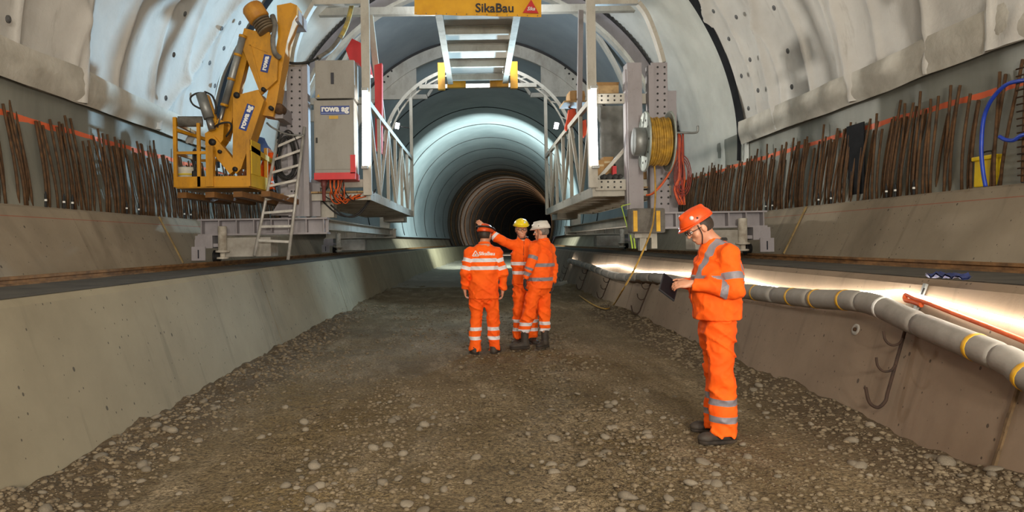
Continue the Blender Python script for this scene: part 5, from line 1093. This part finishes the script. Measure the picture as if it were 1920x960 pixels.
# ---- the man with the tablet (near, right)
B1 = basept(1326, 5.42)
p1, J1, E1 = person(dict(base=B1, label='man in orange work suit and orange helmet reading a tablet at right', face=(-1, 0.04), look=(-0.86, 0.02, -0.50), seed=1, res=0.0065, cres=0.0095, helmet=H_or, glasses=True, vest=True, collar=M_dark, emblem=(-0.095, 0.045, 0.105),
    jmat=M_hvs, pmat=M_hvs, hem=0.945, tw=0.215, td=0.185, flare=1.0, belly=True, tbands=(1.27,), abands={'ul': (0.17,), 'fl': (0.07,), 'ur': (0.17,), 'fr': (0.07,)}, lbands=(0.32, 0.19), leg=1.08, cuff=0.098, shaft=0.13,
    toe_l=(-1, -0.12), toe_r=(-1, 0.25),
    j=dict(head=(-0.085, 0, 1.675), neck=(0.045, 0.0, 1.555), chest=(0.05, 0, 1.30), pelvis=(0.035, 0, 1.0), sh_l=(0.075, -0.185, 1.455), sh_r=(0.06, 0.19, 1.455), el_l=(0.085, -0.25, 1.185), el_r=(0.05, 0.26, 1.19), wr_l=(-0.205, -0.15, 1.235), wr_r=(-0.215, 0.10, 1.225),
           hip_l=(0.03, -0.095, 0.90), hip_r=(0.05, 0.10, 0.90), kn_l=(0.03, -0.115, 0.49), kn_r=(0.085, 0.125, 0.49), an_l=(0.035, -0.125, 0.055), an_r=(0.085, 0.15, 0.055)),
    hand_l=((-0.95, 0.25, -0.05), (0.1, 0.6, -0.75), -1, 0.55), hand_r=((-0.95, -0.25, -0.05), (0.1, -0.6, -0.75), 1, 0.55)))
tb_ = thing('tablet', 'dark tablet computer held in both hands by the man at right', 'tablet', Vector(B1)+Vector((-0.345, -0.03, 1.20))); c = Vector(B1)+Vector((-0.345, -0.03, 1.205))
tr_ = Matrix.Rotation(math.radians(38), 3, 'Y') @ Matrix.Rotation(math.radians(40), 3, 'X'); b = MB(); b.box(c, (0.15, 0.24, 0.014), tr_, 0.004); b.build('tablet_case', pm('tablet_black', srgb(30, 31, 36), srgb(22, 22, 26), 5, 0.7), tb_)
b = MB(); b.box(c+tr_ @ Vector((0, 0, 0.0065)), (0.135, 0.215, 0.002), tr_); b.build('screen', pm('screen_dark', srgb(16, 18, 24), srgb(12, 14, 18), 5, 0.5, spec=0.2), tb_)
b = MB(); b.box(c+tr_ @ Vector((0.0, -0.03, -0.007)), (0.008, 0.06, 0.002), tr_); b.build('brand_strip', M_galv, tb_)
# ---- back view man (left of the three)
B2 = basept(903, 9.7)
p2, J2, E2 = person(dict(base=B2, label='man in orange suit seen from behind, lettering on his back', face=(0.12, 1), look=(0.45, 0.88, -0.10), seed=2, group='three men talking', helmet=H_or, goggles=True, hem=0.80, tw=0.205, td=0.145, flare=1.10, tbands=(1.345, 1.235),
    abands={'ul': (0.12, 0.235), 'ur': (0.12, 0.235)}, lbands=(0.37, 0.24), shaft=0.12, j=dict(head=(0.03, 0.02, 1.70), neck=(0.015, 0.0, 1.575), chest=(0.0, 0, 1.28), pelvis=(0, 0, 0.95), sh_l=(-0.19, 0.0, 1.46), sh_r=(0.19, 0.0, 1.455), el_l=(-0.27, -0.02, 1.17), el_r=(0.275, 0.0, 1.16), wr_l=(-0.275, 0.07, 0.93), wr_r=(0.27, 0.07, 0.91),
           hip_l=(-0.10, 0, 0.88), hip_r=(0.10, 0, 0.88), kn_l=(-0.125, 0.02, 0.47), kn_r=(0.125, 0.03, 0.47), an_l=(-0.145, 0, 0.06), an_r=(0.135, 0.02, 0.06)), toe_l=(-0.15, 1), toe_r=(0.4, 1),
    hand_l=((0.1, 0.15, -1), (1, 0, 0), -1, 0.6), hand_r=((-0.1, 0.15, -1), (-1, 0, 0), 1, 0.6)))
jk2 = [c for c in p2.children if c.name.startswith('jacket')][0]
def on_surface(ob, o, direction):
    ok, loc, n, i = ob.ray_cast(ob.matrix_basis.inverted() @ p2.matrix_basis.inverted() @ o, direction); return (p2.matrix_basis @ ob.matrix_basis @ loc) if ok else o
def drape(o, ob):
    fw = Vector((0.0, 1, 0))
    for v in o.data.vertices:
        wpt = p2.matrix_basis @ ob.matrix_basis @ o.matrix_basis @ v.co; h_ = on_surface(ob, Vector((wpt.x, wpt.y-0.3, wpt.z)), fw); v.co = (p2.matrix_basis @ ob.matrix_basis @ o.matrix_basis).inverted() @ Vector((wpt.x, h_.y-0.003+(wpt.y-BK)*0.3, wpt.z))
BK = B2[1]-0.2
tm = text_mesh('lettering', 'SikaBau', 0.068, M_wlet, Vector((B2[0]+0.045, BK, B2[2]+1.435)), (1, 0, -0.02), (0, 0, 1), jk2, 0.004, 'CENTER', 1.1, 0, 0.002); drape(tm, jk2)
b = MB(); c = Vector((B2[0]-0.115, BK, B2[2]+1.43))
for k in range(3):
    a1, a2 = math.pi/2+k*2.094, math.pi/2+(k+1)*2.094; p, q = [c+Vector((0.05*math.cos(a), 0, 0.05*math.sin(a))) for a in (a1, a2)]
    for t in range(6): b.bar(p.lerp(q, t/6), p.lerp(q, (t+1)/6), 0.012, 0.004, (0, 1, 0))
b.box(c+Vector((0, 0, -0.005)), (0.028, 0.004, 0.022)); tl_ = b.build('logo_triangle', M_wlet, jk2); drape(tl_, jk2)
# ---- pointing man with yellow helmet
B3 = basept(981, 10.5)
p3, J3, E3 = person(dict(base=B3, label='man with yellow helmet and glasses pointing with raised arm', face=(-0.25, -1), look=(0.10, -0.97, -0.05), seed=3, group='three men talking', scale=1.03, helmet=H_ye, glasses=True, collar=M_dark, hem=0.92, tw=0.195, td=0.14, tbands=(1.24, 1.10),
    abands={'fr': (0.03, 0.12), 'ul': (0.14, 0.25)}, lbands=(0.36, 0.23), j=dict(head=(-0.055, -0.03, 1.765), neck=(-0.03, 0.0, 1.625), chest=(-0.02, 0, 1.35), pelvis=(0, 0, 1.02), sh_r=(-0.215, -0.01, 1.53), sh_l=(0.17, 0.03, 1.50), el_r=(-0.43, -0.02, 1.64), wr_r=(-0.605, 0.04, 1.80), el_l=(0.21, -0.04, 1.22), wr_l=(0.08, -0.2, 1.10),
           hip_r=(-0.09, 0, 0.93), hip_l=(0.10, 0, 0.93), kn_r=(-0.11, -0.02, 0.50), kn_l=(0.10, -0.02, 0.50), an_r=(-0.12, 0.02, 0.09), an_l=(0.10, 0.0, 0.09)), toe_l=(0.2, -1), toe_r=(-0.5, -1),
    hand_r=((-0.75, 0.1, 0.65), (0.1, -1, 0.0), -1, 0.25), hand_l=((-0.8, -0.4, -0.2), (0, 0.6, -0.8), 1, 0.5)))
# ---- man with white helmet
B4 = basept(996, 10.02)
p4, J4, E4 = person(dict(base=B4, label='man with white helmet and dark gloves standing at the right of the three', face=(-0.80, 0.60), look=(-0.94, 0.30, -0.08), seed=4, group='three men talking', helmet=H_wh, gloves=True, hem=0.87, tw=0.205, td=0.165, belly=True, jmat=M_hvs, tbands=(1.215, 1.01), hair=pm('hair_grey', srgb(120, 112, 104), srgb(84, 76, 70), 40, 0.6),
    abands={'ul': (0.14,), 'fl': (0.02, 0.11)}, lbands=(0.36, 0.26), shaft=0.27, cuff=0.078, leg=1.06, j=dict(head=(0.125, 0.0, 1.70), neck=(0.15, 0.01, 1.575), chest=(0.13, 0.0, 1.29), pelvis=(0.09, 0, 0.98), sh_l=(0.01, -0.15, 1.455), sh_r=(0.26, 0.12, 1.45), el_l=(-0.075, -0.21, 1.20), el_r=(0.31, 0.06, 1.17), wr_l=(-0.14, -0.20, 1.02), wr_r=(0.28, 0.02, 0.95),
           hip_l=(0.02, -0.07, 0.90), hip_r=(0.15, 0.06, 0.90), kn_l=(-0.09, -0.10, 0.50), kn_r=(0.16, 0.03, 0.49), an_l=(-0.165, -0.06, 0.24), an_r=(0.15, 0.03, 0.235)), toe_l=(-1, -0.15), toe_r=(-0.5, -0.7),
    hand_l=((-0.15, -0.1, -1), (1, 0, 0.1), 1, 0.6), hand_r=((-0.05, -0.1, -1), (-1, 0, 0), 1, 0.6)))
# ---- worker bending in the basket
cb5 = PX(507, 345, 12.75); B5 = (cb5.x, 12.75, 2.52)
p5, J5, E5 = person(dict(base=B5, label='worker in blue jacket bending over behind the yellow basket', face=(-1, 0.1), look=(-0.7, 0.1, -0.7), seed=5, res=0.01, helmet=H_or, jmat=M_bluej, hem=0.66, tw=0.17, td=0.13, lbands=(0.25,),
    j=dict(head=(-0.50, 0.0, 1.02), neck=(-0.38, 0, 1.02), chest=(-0.19, 0, 0.92), pelvis=(0.0, 0, 0.72), sh_l=(-0.30, -0.17, 0.97), sh_r=(-0.30, 0.17, 0.97), el_l=(-0.42, -0.2, 0.66), el_r=(-0.42, 0.2, 0.66), wr_l=(-0.5, -0.14, 0.48), wr_r=(-0.5, 0.14, 0.48), hip_l=(0.02, -0.1, 0.66), hip_r=(0.02, 0.1, 0.66), kn_l=(-0.10, -0.12, 0.38), kn_r=(-0.10, 0.12, 0.38), an_l=(0.02, -0.12, 0.085), an_r=(0.02, 0.12, 0.085)),
    hand_l=((-0.3, 0, -1), (0, 1, 0), 1, 0.5), hand_r=((-0.3, 0, -1), (0, -1, 0), -1, 0.5)))
